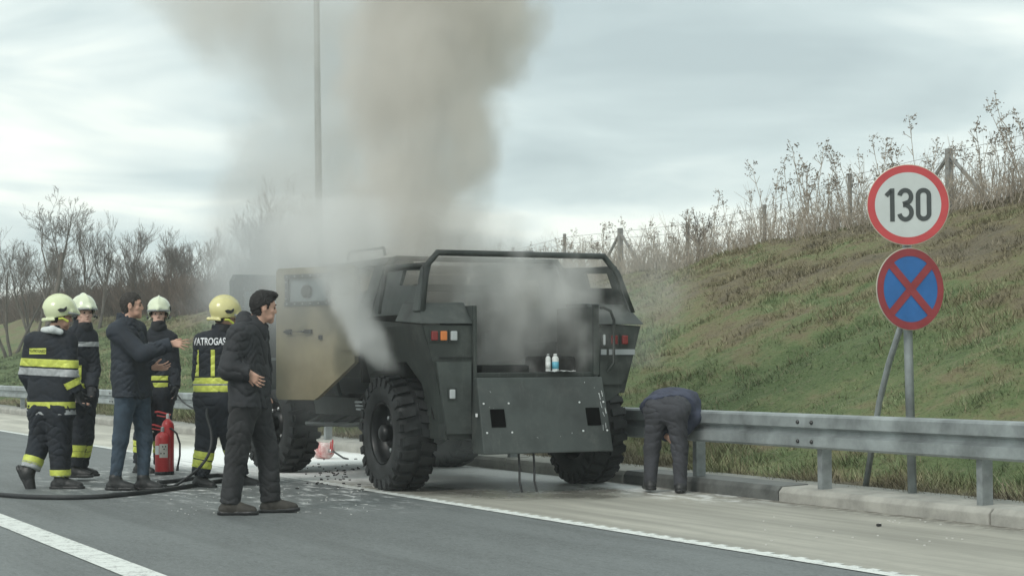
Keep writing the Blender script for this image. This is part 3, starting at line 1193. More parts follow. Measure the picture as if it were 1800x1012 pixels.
def addr(vf):
    dg.add(*vf)


def rpath(pts, w=W_):
    addr(ribbon(pts, w, .0085))


XS = 1 / 1.0
rpath([(-.128, -hh), (-.128, hh)])
rpath([(-.136, hh - .018), (-.176, hh - .058)], .034)
# 3
cx0 = -.025
rpath(arc(cx0, hh - .016 - .052, .046, .052, 168, -58, 14) + [(cx0 - .018, .006)])
rpath([(cx0 - .018, -.001)] + [(cx0 + .004, -.0005)] + arc(cx0, -hh + .016 + .056, .048, .056, 62, -168, 16))
# 0
cx1 = .118
rr_ = .043
loop = arc(cx1, hh - .018 - rr_, rr_, rr_, 180, 0, 12) + arc(cx1, -hh + .018 + rr_, rr_, rr_, 0, -180, 12)
loop += [loop[0], (loop[0][0], loop[0][1] + .001)]
rpath(loop)
dgo = dg.build('digits_130', M['sign_black'], p1, fix=False)
dgo.location = (0.004, 0, 0)
c2 = at(1600, 508, SY)
p2 = plate('no_stopping_disc', c2, R(25), .330)
add_flat(p2, 'blue_face', disc(.325, .0045), M['sign_blue'])
add_flat(p2, 'red_rim', ring(.265, .326, .0075), M['sign_red_dark'])
xx = MB()
xx.add(*ribbon([(-.195, .195), (.195, -.195)], .066, .010))
xx.add(*ribbon([(-.195, -.195), (-.024, -.024)], .066, .010))
xx.add(*ribbon([(.024, .024), (.195, .195)], .066, .010))
xx.build('red_cross', M['sign_red_dark'], p2, fix=False)
for c in (c1, c2):
    for dz in (-.12, .12):
        cl = MB()
        cl.box(c - sign.location + Vector((0, .075, dz)), (.09, .06, .025))
        cl.build('clamp', M['galv'], sign)


# ------------------------------------------------------------------ vehicle (local: x right, y forward, z up, origin under the rear axle)
VO = rd(7.7, 16.4, 0)
veh = empty('armoured_vehicle', VO, TH)
tag(veh, 'burning dark green armoured 4x4 vehicle with open rear hatch and tan side door', 'armoured vehicle')


def clamp_interp(z, zs, xs):
    return float(np.interp(z, zs, xs))


BZ = [0.45, 0.95, 1.18, 1.53, 1.62, 1.75, 2.12, 2.25]
BX = [0.86, 0.95, 1.02, 1.12, 1.125, 1.10, 0.99, 0.93]


def side_panel(name, side, outline, mt, thick=.035, off=0.0, breaks=(1.18, 1.53, 1.62, 1.75), holes=()):
    """panel given by its (y, z) outline, bent to the body section; holes are convex (y, z) polygons"""
    bm = bmesh.new()
    vs = [bm.verts.new((0, y, z)) for y, z in outline]
    bm.faces.new(vs)
    for zb in breaks:
        bmesh.ops.bisect_plane(bm, geom=bm.verts[:] + bm.edges[:] + bm.faces[:], plane_co=(0, 0, zb), plane_no=(0, 0, 1))
    for h in holes:
        n = len(h)
        cy_ = sum(p[0] for p in h) / n
        cz_ = sum(p[1] for p in h) / n
        for i in range(n):
            a, b = h[i], h[(i + 1) % n]
            bmesh.ops.bisect_plane(bm, geom=bm.verts[:] + bm.edges[:] + bm.faces[:], plane_co=(0, a[0], a[1]), plane_no=Vector((0, -(b[1] - a[1]), b[0] - a[0])))
        kill = []
        for f in bm.faces:
            c = f.calc_center_median()
            ins = True
            for i in range(n):
                a, b = h[i], h[(i + 1) % n]
                cr = (b[0] - a[0]) * (c.z - a[1]) - (b[1] - a[1]) * (c.y - a[0])
                cr0 = (b[0] - a[0]) * (cz_ - a[1]) - (b[1] - a[1]) * (cy_ - a[0])
                if cr * cr0 < 0:
                    ins = False
                    break
            if ins:
                kill.append(f)
        bmesh.ops.delete(bm, geom=kill, context='FACES')
    for v in bm.verts:
        v.co.x = side * (clamp_interp(v.co.z, BZ, BX) + off)
    r = bmesh.ops.solidify(bm, geom=bm.faces[:], thickness=thick * side)
    bmesh.ops.recalc_face_normals(bm, faces=bm.faces)
    me = bpy.data.meshes.new(name)
    bm.to_mesh(me)
    bm.free()
    me.materials.append(mt)
    o = bpy.data.objects.new(name, me)
    COL.objects.link(o)
    o.parent = veh
    return o


def arch_pts(yc, zc, r, a0, a1, n=10):
    return [(yc + r * math.cos(R(a0 + (a1 - a0) * i / n)), zc + r * math.sin(R(a0 + (a1 - a0) * i / n))) for i in range(n + 1)]


AR = 0.66
rear_arch = [(-.62, .62), (-.50, 1.0), (-.28, 1.20), (.28, 1.20), (.52, 1.02), (.68, .74)]
for sd in (-1, 1):
    # rear quarter from the tail to the B pillar
    side_panel('rear_quarter', sd, ([(-.90, .50), (-.64, .50)] if sd < 0 else [(-.90, .90), (-.60, .90)]) + rear_arch[0 if sd < 0 else 1:] + [(.74, .74), (.74, 1.62), (-.90, 1.53)], M['armour'])
    # cab rear upper with window
    side_panel('upper_side', sd, [(-.74, 1.64), (.42, 1.64), (.42, 2.14), (-.66, 2.10)], M['armour2'], off=-.03, holes=[[(-.58, 1.90), (-.10, 1.92), (-.10, 2.06), (-.56, 2.04)]])
    # sill and front of the body
    side_panel('sill', sd, [(.74, .66), (2.55, .66), (2.55, .84), (.74, .84)], M['armour'])
    side_panel('front_fender', sd, [(2.9, 1.28), (2.9, .95), (3.0, 1.12), (3.2, 1.2), (3.65, 1.2), (3.9, 1.1), (4.1, .8), (4.4, .8), (4.4, 1.18), (3.4, 1.30)], M['armour'])
    # pillars
    side_panel('pillar', sd, [(.44, 1.64), (.74, 1.64), (.70, 2.16), (.44, 2.16)], M['armour2'], off=-.028)
# body side on the right is closed by its door
side_panel('closed_door', 1, [(.76, .86), (1.9, .86), (1.9, 2.14), (.76, 2.14)], M['armour2'], off=.002, holes=[[(1.0, 1.75), (1.7, 1.75), (1.7, 2.05), (1.0, 2.05)]])
side_panel('closed_door', 1, [(1.93, .86), (2.88, .86), (2.88, 1.9), (2.6, 2.14), (1.93, 2.14)], M['armour2'], off=.002)
side_panel('centre_pillar', -1, [(1.80, .86), (1.92, .86), (1.92, 2.16), (1.80, 2.16)], M['armour'], off=-.02)
# roof: front part and two side strips; the middle is open
mb = MB()
mb.hexa([(-.95, 1.95, 2.15), (.95, 1.95, 2.15), (.93, 2.65, 2.17), (-.93, 2.65, 2.17), (-.86, 1.95, 2.23), (.86, 1.95, 2.23), (.84, 2.55, 2.25), (-.84, 2.55, 2.25)])
mb.build('roof', M['armour'], veh, bevel=.02)
for sd in (-1, 1):
    mb = MB()
    mb.hexa([(sd * .97, .40, 2.14), (sd * .95, 1.94, 2.15), (sd * .66, 1.94, 2.17), (sd * .66, .40, 2.16), (sd * .88, .44, 2.22), (sd * .86, 1.94, 2.23), (sd * .66, 1.94, 2.225), (sd * .66, .44, 2.22)])
    mb.build('roof_edge', M['armour'], veh)
mb = MB()
mb.tube([(-.82, .75, 2.26), (-.82, .80, 2.33), (-.82, 1.75, 2.34), (-.82, 1.8, 2.26)], .016, 8)
mb.tube([(.82, .75, 2.26), (.82, .80, 2.33), (.82, 1.75, 2.34), (.82, 1.8, 2.26)], .016, 8)
mb.build('roof_rail', M['armour2'], veh)
# windscreen, bonnet, nose, grille
mb = MB()
mb.hexa([(-1.0, 2.88, 1.34), (1.0, 2.88, 1.34), (1.0, 2.95, 1.34), (-1.0, 2.95, 1.34), (-.90, 2.60, 2.16), (.90, 2.60, 2.16), (.90, 2.68, 2.16), (-.90, 2.68, 2.16)])
mb.build('windscreen_frame', M['armour'], veh)
for sx in (-1, 1):
    mb = MB()
    mb.hexa([(sx * .47 - .40, 2.945, 1.42), (sx * .47 + .40, 2.945, 1.42), (sx * .47 + .40, 2.965, 1.42), (sx * .47 - .40, 2.965, 1.42), (sx * .44 - .38, 2.705, 2.08), (sx * .44 + .38, 2.705, 2.08), (sx * .44 + .38, 2.725, 2.08), (sx * .44 - .38, 2.725, 2.08)])
    mb.build('windscreen_pane', M['glass'], veh)
mb = MB()
mb.hexa([(-1.02, 2.92, 1.18), (1.02, 2.92, 1.18), (.95, 4.35, 1.10), (-.95, 4.35, 1.10), (-.95, 2.92, 1.36), (.95, 2.92, 1.36), (.85, 4.30, 1.24), (-.85, 4.30, 1.24)])
mb.build('bonnet', M['armour'], veh, bevel=.02)
mb = MB()
mb.hexa([(-.9, 4.34, .62), (.9, 4.34, .62), (.9, 4.48, .62), (-.9, 4.48, .62), (-.9, 4.34, 1.14), (.9, 4.34, 1.14), (.9, 4.42, 1.14), (-.9, 4.42, 1.14)])
mb.build('grille', M['armour'], veh)
mb = MB()
mb.box((0, 4.62, .62), (2.1, .20, .24))
mb.build('front_bumper', M['armour'], veh, bevel=.02)

# rear corner boxes: chamfered shoulder, face, inner wall
for sd in (-1, 1):
    xi, xo = .635, 1.12
    a = MB()
    # face that tapers in towards the bottom
    face = [(sd * xi, -.905, 1.53), (sd * xo, -.905, 1.53), (sd * 1.02, -.905, 1.18), (sd * .95, -.905, .95)] + ([(sd * .87, -.905, .50), (sd * xi, -.905, .50)] if sd < 0 else [(.80, -.905, .84), (.68, -.905, .80), (xi, -.905, .80)])
    a.prism(face, (0, .035, 0))
    a.build('rear_face', M['armour'], veh)
    a = MB()
    a.hexa([(sd * xi, -.93, 1.545), (sd * (xo + .03), -.93, 1.545), (sd * (xo + .03), -.30, 1.575), (sd * xi, -.30, 1.575),
            (sd * xi, -.72, 1.745), (sd * (xo - .05), -.72, 1.735), (sd * (xo - .05), -.30, 1.745), (sd * xi, -.30, 1.755)])
    a.build('shoulder', M['armour2'], veh, bevel=.012)
    a = MB()
    a.box((sd * (xi - .012), -.55, 1.20), (.024, .78, 1.02))
    a.build('inner_wall', M['armour2'], veh)
    # hinge post with bent grab handle
    a = MB()
    a.box((sd * (xi - .012), -.925, 1.36 if sd < 0 else 1.40), (.036 if sd < 0 else .06, .04, .70 if sd < 0 else .66))
    a.build('hatch_post', M['armour'], veh, bevel=.008)
    a = MB()
    zl = .55 if sd < 0 else .98
    a.hexa([(sd * .66, -.935, zl), (sd * .90, -.935, zl), (sd * .90, -.906, zl), (sd * .66, -.906, zl), (sd * .66, -.935, 1.20), (sd * 1.0, -.935, 1.20), (sd * 1.0, -.906, 1.20), (sd * .66, -.906, 1.20)])
    a.build('lower_plate', M['armour2'] if sd < 0 else M['armour'], veh)
    if sd < 0:
        continue
    a = MB()
    h0 = xi + .045
    a.tube([(sd * (h0 - .02), -.955, 1.70), (sd * h0, -.985, 1.70), (sd * (h0 + .07), -.99, 1.67), (sd * (h0 + .11), -.985, 1.58), (sd * (h0 + .11), -.975, 1.18), (sd * (h0 + .05), -.965, 1.10)], .014, 8)
    a.build('grab_handle', M['armour'], veh, smooth=True)


def lens(x, z, mt, w=.062, h=.085, y=-.905):
    a = MB()
    a.box((x, y - .014, z), (w, .030, h))
    o = a.build('lens', mt, veh, bevel=.010)
    return o


for x, z, mt, lab in ((-1.015, 1.435, M['red_lens'], None), (-.925, 1.435, M['orange_lens'], None), (-.825, 1.435, M['clear_lens'], None), (-.855, .91, M['clear_lens'], None), (.83, 1.40, M['red_lens'], None), (.94, 1.40, M['red_lens'], None), (.72, 1.40, M['clear_lens'], None)):
    w_, h_ = (.062, .085)
    yy = -.905
    if x == -.855:
        w_, h_, yy = .052, .085, -.935
    if x == .72:
        w_, h_ = .022, .10
    o = lens(x, z, mt, w_, h_, yy)
    o.name = 'tail_lamp' if mt != M['clear_lens'] else ('reversing_lamp' if z > 1 else 'reflector')
    bz = MB()
    bz.box((x, yy - .004, z), (w_ + .03, .012, h_ + .03))
    bz.build('bezel', M['armour'], o)
for x0, x1 in ((.685, .745), (.775, 1.05)):
    a = MB()
    a.box(((x0 + x1) / 2, -.912, 1.285), (x1 - x0, .010, .052))
    a.build('reflective_strip', M['stripe'], veh)

# bed floor, bulkheads, benches
mb = MB()
mb.box((0, .05, 1.03), (1.24, 1.88, .06))
mb.build('bed_floor', M['soot'], veh)
mb = MB()
mb.hexa([(-.97, .98, 1.0), (.97, .98, 1.0), (.97, 1.03, 1.0), (-.97, 1.03, 1.0), (-.98, .98, 1.72), (.98, .98, 1.72), (.98, 1.03, 1.72), (-.98, 1.03, 1.72)])
mb.build('bulkhead', M['soot'], veh)
for sd in (-1, 1):
    a = MB()
    a.box((sd * .80, .28, 1.22), (.40, .9, .34))
    a.build('side_bench', M['soot'], veh, bevel=.02)
    a = MB()
    a.box((sd * .36, .55, 1.30), (.44, .12, .42))
    a.box((sd * .36, .32, 1.14), (.44, .42, .14))
    a.build('burnt_seat', M['soot'], veh, bevel=.04)
mb = MB()
mb.box((-.2, -.55, 1.12), (.5, .3, .1))
mb.box((.40, -.42, 1.16), (.34, .42, .18))
mb.box((.02, -.3, 1.10), (.3, .5, .07))
mb.build('burnt_stowage', M['soot'], veh, bevel=.03)
mb = MB()
mb.box((.0, .55, 1.93), (1.2, .06, .07))
mb.build('cross_beam', M['armour'], veh, bevel=.01)

# roll frame: two hoops with rails between them
HR = .030
def hoop(y0, dyt=0.0, r=HR, s=1.0):
    a = MB()
    a.tube([(-1.08 * s, y0 - .12, 1.66), (-1.0, y0 - .03, 2.02), (-.99, y0, 2.07), (-.87, y0 + dyt, 2.20), (.86, y0 + dyt, 2.20), (.98, y0, 2.07), (1.0, y0 - .03, 2.02), (1.10 * s, y0 - .12, 1.66)], r, 10)
    return a


hoop(-.66, 0, .031).build('rear_hoop', M['armour'], veh, smooth=True)
hoop(.34, 0, .028).build('front_hoop', M['armour'], veh, smooth=True)
for sd in (-1, 1):
    a = MB()
    a.tube([(sd * .98, -.66, 2.085), (sd * .975, .34, 2.10)], .028, 10)
    a.build('side_rail', M['armour'], veh, smooth=True)
    a = MB()
    # flat corner plate that stiffens the rear post
    a.hexa([(sd * 1.06, -.80, 1.66), (sd * 1.125, -.80, 1.66), (sd * 1.125, -.66, 1.66), (sd * 1.06, -.66, 1.66), (sd * .965, -.69, 2.07), (sd * 1.015, -.69, 2.07), (sd * 1.015, -.60, 2.07), (sd * .965, -.60, 2.07)])
    a.build('corner_post', M['armour2'], veh, bevel=.008)

# lowered rear ramp
mb = MB()
P8 = [(-.655, -1.19, .37), (.665, -1.19, .37), (.665, -.97, .37), (-.665, -.97, .37), (-.635, -1.0, 1.055), (.650, -1.0, 1.055), (.645, -.80, 1.055), (-.645, -.80, 1.055)]
mb.hexa(P8)
ramp = mb.build('rear_ramp', M['armour2'], veh, bevel=.012)


def on_ramp(x, t, out=0.0):
    """point on the outer ramp face: t=0 bottom edge, 1 top edge"""
    y = -1.19 + .19 * t
    z = .37 + .685 * t
    return Vector((x, y - out * .96, z + out * -.26))


rrot = Matrix.Rotation(-math.atan2(.19, .685), 3, 'X')
for cx_ in (-.475, .50):
    a = MB()
    a.box(on_ramp(cx_, .47, .004), (.138, .012, .165), rrot)  # solid block on the ramp face, its black painting the hole's inner shade
    a.build('vision_hole_shade', M['hole_shade'], ramp)
    for dx in (-.125, .125):
        for dt in (.28, .66):
            a = MB()
            a.lathe([(.009, -.006), (.009, .004), (.004, .007)], (0, 0, 0), 'y', 8)
            for v in a.v:
                v.y = -v.y
            o = a.build('bolt', M['white_paint'], ramp)
            o.location = on_ramp(cx_ + dx, dt, .002)
a = MB()
a.box((-.672, -1.07, .72), (.008, .03, .03))
a.build('bolt', M['white_paint'], ramp)
# drips of foam and scratches on the ramp
a = MB()
rs = random.Random(3)
for k in range(20):
    if k < 12:
        x, t0, L = rs.uniform(.585, .635), rs.uniform(.35, .85), rs.uniform(.01, .09)
    else:
        x, t0, L = rs.uniform(-.6, .6), rs.uniform(.08, .95), rs.uniform(.004, .02)
    w = rs.uniform(.001, .0025)
    A, B = on_ramp(x, t0, .0035), on_ramp(x + rs.uniform(-.01, .015), t0 - L, .0035)
    a.add([A - Vector((w, 0, 0)), A + Vector((w, 0, 0)), B + Vector((w, 0, 0)), B - Vector((w, 0, 0))], [(0, 1, 2, 3)])
tag(a.build('foam_drips', M['white_paint'], ramp, fix=False), kind='stuff')
for x in (-.27, -.12):
    a = MB()
    a.tube([(x, -1.10, .40), (x + .01, -1.10, .25), (x + .005, -1.11, .12), (x + .02, -1.13, .02)], .010, 6)
    a.build('strap', M['hose'], veh)
mb = MB()
mb.box((0, -.88, 1.075), (1.27, .07, .05))
mb.build('ramp_hinge', M['armour'], veh, bevel=.01)
# rear corner braces under the right box
mb = MB()
mb.tube([(.72, -.85, .95), (.78, -.80, .70)], .03, 8)
mb.tube([(.98, -.55, 1.0), (.88, -.62, .84)], .02, 8)
mb.build('mud_flap_stay', M['galv_post'], veh)
mb = MB()
mb.hexa([(-.90, -.88, .50), (-.60, -.88, .50), (-.60, -.40, .50), (-.90, -.40, .50), (-.90, -.88, .95), (-.60, -.88, .95), (-.60, -.40, .95), (-.90, -.40, .95)])
mb.build('rear_locker', M['armour'], veh)

# chassis: frame rails, axles, tanks, steps
mb = MB()
for sx in (-.42, .42):
    mb.box((sx, 1.75, .74), (.10, 5.1, .16))
for y in (-.6, .9, 2.3, 3.9):
    mb.box((0, y, .74), (.8, .10, .12))
mb.build('chassis_frame', M['soot'], veh)
for y in (0, 3.4):
    a = MB()
    a.tube([(-.82, y, .54), (-.2, y, .56), (0, y, .56), (.2, y, .56), (.82, y, .54)], [.055, .07, .08, .07, .055], 12)
    a.lathe([(.05, -.16), (.15, -.08), (.17, 0), (.14, .09), (.05, .15)], (.05, y, .56), 'y', 16)
    a.build('axle', M['soot'], veh, smooth=True)
mb = MB()
mb.box((-.70, 1.15, .76), (.36, .62, .22))
mb.box((-.70, 2.0, .78), (.36, .7, .20))
mb.box((.72, 1.6, .76), (.36, 1.4, .26))
mb.build('tank', M['soot'], veh, bevel=.03)
mb = MB()
mb.tube([(-1.0, .80, .60), (-1.02, 1.2, .575), (-1.02, 2.5, .56)], .022, 8)
mb.tube([(-.88, .80, .60), (-.88, 2.5, .56)], .018, 8)
mb.tube([(-1.0, .80, .60), (-.95, .55, .80), (-.9, .5, 1.0)], .022, 8)
for y in (.95, 1.35, 1.75, 2.15, 2.45):
    mb.tube([(-1.0, y, .58), (-.70, y, .72)], .014, 6)
mb.tube([(-.98, 1.0, .60), (-.90, .72, .83)], .02, 6)
mb.build('side_step', M['armour2'], veh)
mb = MB()
mb.tube([(-.6, .6, .62), (-.9, .9, .70), (-1.0, 1.0, .82), (-.95, .8, .92)], .03, 8)
mb.tube([(-.8, .7, .72), (-.98, .62, .62)], .025, 8)
mb.build('brake_hose', M['soot'], veh)
for k in range(3):
    a = MB()
    a.box((-.98, .83 + k * .02, .74 + k * .035), (.14, .26, .018))
    a.build('step_plate', M['galv'], veh)

# wheel-house liners
for sd in (-1, 1):
    for yc in (0, 3.4):
        a = MB()
        pr = [(yc + .68 * math.cos(R(t)), .56 + .68 * math.sin(R(t))) for t in range(10, 171, 16)]
        vs, fs = [], []
        for (y, z) in pr:
            vs += [(sd * .60, y, z), (sd * (.93 if yc == 0 else .95), y, z)]
        for i in range(len(pr) - 1):
            fs.append((2 * i, 2 * i + 1, 2 * i + 3, 2 * i + 2))
        a.add(vs, fs)
        a.build('wheel_arch_liner', M['soot'], veh)


# wheels
def make_wheel():
    Rw, Wt = .545, .35
    a = MB()
    h = Wt / 2
    prof = [(.285, -h * .80), (.31, -h * .98), (.40, -h * 1.04), (.47, -h * .99), (.505, -h * .86), (.512, -h * .5), (.515, 0), (.512, h * .5), (.505, h * .86), (.47, h * .99), (.40, h * 1.04), (.31, h * .98), (.285, h * .80)]
    a.lathe(prof, (0, 0, 0), 'x', 56, cap=False)
    N = 26
    for k in range(N):
        for sgn in (-1, 1):
            an = 2 * math.pi * (k + (.5 if sgn > 0 else 0)) / N
            rot = Matrix.Rotation(an, 3, 'X')
            # shoulder lug, slanted
            w, l, t = .135, .078, .050
            vs = []
            for z_ in (.495, .545):
                for (x, y) in ((.022, -l / 2 + .025), (.165, -l / 2), (.165, l / 2 - .004), (.022, l / 2 + .018)):
                    xx = x if z_ > .5 else x
                    if x > .1 and z_ > .5:
                        xx = x - .012
                    vs.append(rot @ Vector((sgn * xx, y, z_ - (.008 if x > .1 else 0))))
            if sgn < 0:
                vs = [vs[3], vs[2], vs[1], vs[0], vs[7], vs[6], vs[5], vs[4]]
            a.hexa(vs)
            # side lug on the shoulder
            vs = []
            for xq in (.162, .186):
                for (y, z_) in ((-.030, .44), (.030, .44), (.033, .522), (-.033, .522)):
                    vs.append(rot @ Vector((sgn * (xq if z_ > .5 else xq + .004), y, z_)))
            a.hexa(vs if sgn > 0 else [vs[3], vs[2], vs[1], vs[0], vs[7], vs[6], vs[5], vs[4]])
    tyre = a.build('wheel', M['rubber'], veh)
    for p in tyre.data.polygons:
        p.use_smooth = len(p.vertices) == 4 and p.index < 56 * 12
    a = MB()
    a.lathe([(.286, -.155), (.292, -.165), (.275, -.150), (.262, -.10), (.255, -.03), (.20, .0), (.15, -.02), (.13, -.075), (.05, -.08), (.01, -.08)], (0, 0, 0), 'x', 40, cap=False)
    a.lathe([(.286, .155), (.30, .14), (.27, .05), (.10, .05)], (0, 0, 0), 'x', 40, cap=False)
    rim = a.build('rim', M['rim'], tyre, smooth=True)
    a = MB()
    a.lathe([(.085, -.06), (.080, -.155), (.055, -.175), (.01, -.178)], (0, 0, 0), 'x', 20)
    a.build('hub', M['rim'], rim if False else tyre, smooth=True)
    for k in range(8):
        an = 2 * math.pi * k / 8 + .2
        a = MB()
        a.lathe([(.026, -.01), (.024, -.060), (.010, -.068)], (0, .165 * math.cos(an), .165 * math.sin(an)), 'x', 6)
        a.build('wheel_nut', M['steel'], tyre)
    return tyre


wh = make_wheel()
for i, (x, y, rz, ra) in enumerate(((-1.0, 0, 0, 0), (1.0, 0, math.pi, .1), (-1.0, 3.4, R(14), .3), (1.0, 3.4, math.pi + R(14), .5))):
    o = wh if i == 0 else copy_tree(wh, veh)
    o.rotation_euler = (0, 0, rz)
    o.location = (x, y, .535)


# doors: local to the hinge, x runs from the hinge to the free edge, +y is the face we look at
def make_door(name, hinge, ang, poly, mt, win, face_mt, label):
    o = empty(name, hinge)
    o.parent = veh
    o.rotation_euler = (0, 0, ang)
    if label:
        o['label'] = label
    T = .055
    # skin with a window hole
    bm = bmesh.new()
    bm.faces.new([bm.verts.new((x, 0, z)) for x, z in poly])
    x0, x1, z0, z1 = win
    for co, no in (((x0, 0, 0), (1, 0, 0)), ((x1, 0, 0), (1, 0, 0)), ((0, 0, z0), (0, 0, 1)), ((0, 0, z1), (0, 0, 1))):
        bmesh.ops.bisect_plane(bm, geom=bm.verts[:] + bm.edges[:] + bm.faces[:], plane_co=co, plane_no=no)
    kill = [f for f in bm.faces if x0 < f.calc_center_median().x < x1 and z0 < f.calc_center_median().z < z1]
    bmesh.ops.delete(bm, geom=kill, context='FACES')
    bmesh.ops.solidify(bm, geom=bm.faces[:], thickness=T)
    bmesh.ops.recalc_face_normals(bm, faces=bm.faces)
    me = bpy.data.meshes.new('door_skin')
    ys = [v.co.y for v in bm.verts]
    ymid = (max(ys) + min(ys)) / 2
    for v in bm.verts:
        v.co.y -= ymid
    bm.to_mesh(me)
    bm.free()
    me.materials.append(mt)
    sk = bpy.data.objects.new('door_skin', me)
    COL.objects.link(sk)
    sk.parent = o
    fr = MB()
    b = .045
    for (cx_, cz_, w, h) in (((x0 + x1) / 2, z0 - b / 2 + .01, x1 - x0 + 2 * b, b), ((x0 + x1) / 2, z1 + b / 2 - .01, x1 - x0 + 2 * b, b), (x0 - b / 2 + .01, (z0 + z1) / 2, b, z1 - z0 - .02), (x1 + b / 2 - .01, (z0 + z1) / 2, b, z1 - z0 - .02)):
        fr.box((cx_, T / 2 + .010, cz_), (w, .026, h))
    f_ = fr.build('window_frame', face_mt, o, bevel=.004)
    nb = max(3, int((x1 - x0) / .10))
    for i in range(nb + 1):
        for zz_ in (z0 - b / 2 + .01, z1 + b / 2 - .01):
            c = MB()
            c.lathe([(.008, 0), (.008, .008), (.003, .010)], (x0 + (x1 - x0) * i / nb, T / 2 + .023, zz_), 'y', 6)
            c.build('bolt', M['steel'], f_)
    for i in range(3):
        for xx in (x0 - b / 2 + .01, x1 + b / 2 - .01):
            c = MB()
            c.lathe([(.008, 0), (.008, .008), (.003, .010)], (xx, T / 2 + .023, z0 + (z1 - z0) * (i + .5) / 3), 'y', 6)
            c.build('bolt', M['steel'], f_)
    pn = MB()
    pn.box(((x0 + x1) / 2, 0, (z0 + z1) / 2), (x1 - x0 + .02, .03, z1 - z0 + .02))
    pane = pn.build('pane', M['glass'], o)
    return o, T


# tan rear door, hinged just ahead of the wheel arch and standing open; +x local points to the free edge
W1 = 1.10
hA = Vector((-1.135, .72, 0))
a1 = R(90 + 25)
poly = [(0.0, 2.13), (0.0, 1.20), (.10, 1.13), (.50, .86), (.56, .83), (1.07, .83), (W1, .86), (W1, 2.11), (1.07, 2.15), (.05, 2.15)]
d1, T1 = make_door('tan_door', hA, a1, poly, M['tan'], (.36, .92, 1.80, 2.05), M['armour2'], 'open tan side door smeared with soot and smoke')
c = MB()
c.tube([(.93, T1 / 2 + .015, 1.51), (.93, T1 / 2 + .05, 1.51), (.68, T1 / 2 + .05, 1.51), (.68, T1 / 2 + .015, 1.51)], .012, 8)
c.box((.90, T1 / 2 + .02, 1.51), (.06, .03, .05))
c.box((.62, T1 / 2 + .02, 1.51), (.09, .025, .04))
c.build('door_handle', M['black_plastic'], d1)
c = MB()
c.box((.46, T1 / 2 + .01, 1.45), (.045, .02, .045))
c.build('lock', M['black_plastic'], d1, bevel=.006)
c = MB()
c.lathe([(.065, 0), (.065, .03), (.045, .05), (.01, .052)], (.66, T1 / 2 - .01, 1.91), 'y', 20)
c.build('gun_port', M['armour2'], d1)
for z in (1.35, 1.95):
    c = MB()
    c.tube([(-.01, .0, z - .09), (-.01, 0, z + .09)], .028, 10)
    c.box((.08, T1 / 2 + .008, z), (.2, .014, .06))
    c.build('hinge', M['tan'], d1)
# dark front door standing open beyond
hB = Vector((-1.12, 2.90, 0))
a2 = R(180 + 35)
poly = [(0, 2.08), (0, 1.25), (.06, .92), (.92, .92), (.94, 2.05), (.88, 2.12), (.1, 2.14)]
d2, T2 = make_door('front_door', hB, a2, poly, M['armour2'], (.36, .80, 1.62, 1.96), M['armour'], None)
c = MB()
c.box((.45, T2 / 2 + .02, 1.24), (.84, .035, .03))
c.build('door_ledge', M['clear_lens'], d2)
# pale lining seen through the open doorway
mb = MB()
mb.box((-.80, 1.30, 2.02), (.10, .9, .20))
mb.build('roof_lining', M['beige'], veh)
mb = MB()
mb.box((-.45, 1.35, 1.12), (.6, .55, .16))
mb.box((-.45, 1.10, 1.5), (.6, .12, .65))
mb.box((-.45, 2.35, 1.12), (.6, .55, .16))
mb.box((-.45, 2.08, 1.5), (.6, .12, .65))
mb.build('cab_seat', M['soot'], veh, bevel=.04)
mb = MB()
mb.tube([(-1.12, 2.98, 1.55), (-1.25, 2.99, 1.6), (-1.30, 2.99, 1.75)], .012, 6)
mb.box((-1.32, 2.98, 1.80), (.16, .05, .26))
mb.build('wing_mirror', M['black_plastic'], veh, bevel=.008)
# dents and patches keep the big panels from looking blank
for (x, y, z, sx, sy, sz) in ((-.80, -.915, 1.24, .34, .012, .006), (.86, -.915, 1.18, .30, .010, .006)):
    c = MB()
    c.box((x, y, z), (sx, sy, sz))
    c.build('seam', M['black_plastic'], veh)

# ------------------------------------------------------------------ people: implicit surfaces polygonised with surface nets
def nrm(v):
    v = np.asarray(v, float)
    return v / max(1e-9, np.linalg.norm(v))


TAGS = {'torso': 1, 'armN': 2, 'armF': 3, 'legN': 4, 'legF': 5, 'head': 6, 'hand': 7, 'foot': 8, 'collar': 9}


def cone(a, b, ra, rb, tg='torso', k=.03, sq=None, cuts=(), neg=False):
    return dict(t='c', a=np.asarray(a, float), b=np.asarray(b, float), ra=ra, rb=rb, tag=TAGS[tg], k=k, sq=sq, cuts=cuts, neg=neg)


def ell(c, r, axes=None, tg='head', k=.02, cuts=(), neg=False):
    return dict(t='e', c=np.asarray(c, float), r=np.asarray(r, float), ax=None if axes is None else np.asarray(axes, float), tag=TAGS[tg], k=k, cuts=cuts, neg=neg)


def evald(p, X):
    if p['t'] == 'c':
        ab = p['b'] - p['a']
        L2 = max(1e-9, ab @ ab)
        pa = X - p['a']
        t = np.clip((pa @ ab) / L2, 0, 1)
        q = pa - t[..., None] * ab
        if p['sq'] is not None:
            v, f = p['sq']
            q = q + (q @ v)[..., None] * v * (1 / f - 1)
        d = np.sqrt((q * q).sum(-1)) - (p['ra'] + t * (p['rb'] - p['ra']))
        if p['sq'] is not None:
            d = d * (.5 + .5 * p['sq'][1])
    else:
        q = X - p['c']
        if p['ax'] is not None:
            q = q @ p['ax'].T
        s = q / p['r']
        n1 = np.sqrt((s * s).sum(-1))
        n2 = np.sqrt(((s / p['r']) ** 2).sum(-1))
        d = n1 * (n1 - 1) / np.maximum(n2, 1e-6)
    for (cp, cn) in p['cuts']:
        d = np.maximum(d, (X - np.asarray(cp, float)) @ nrm(cn))
    return d


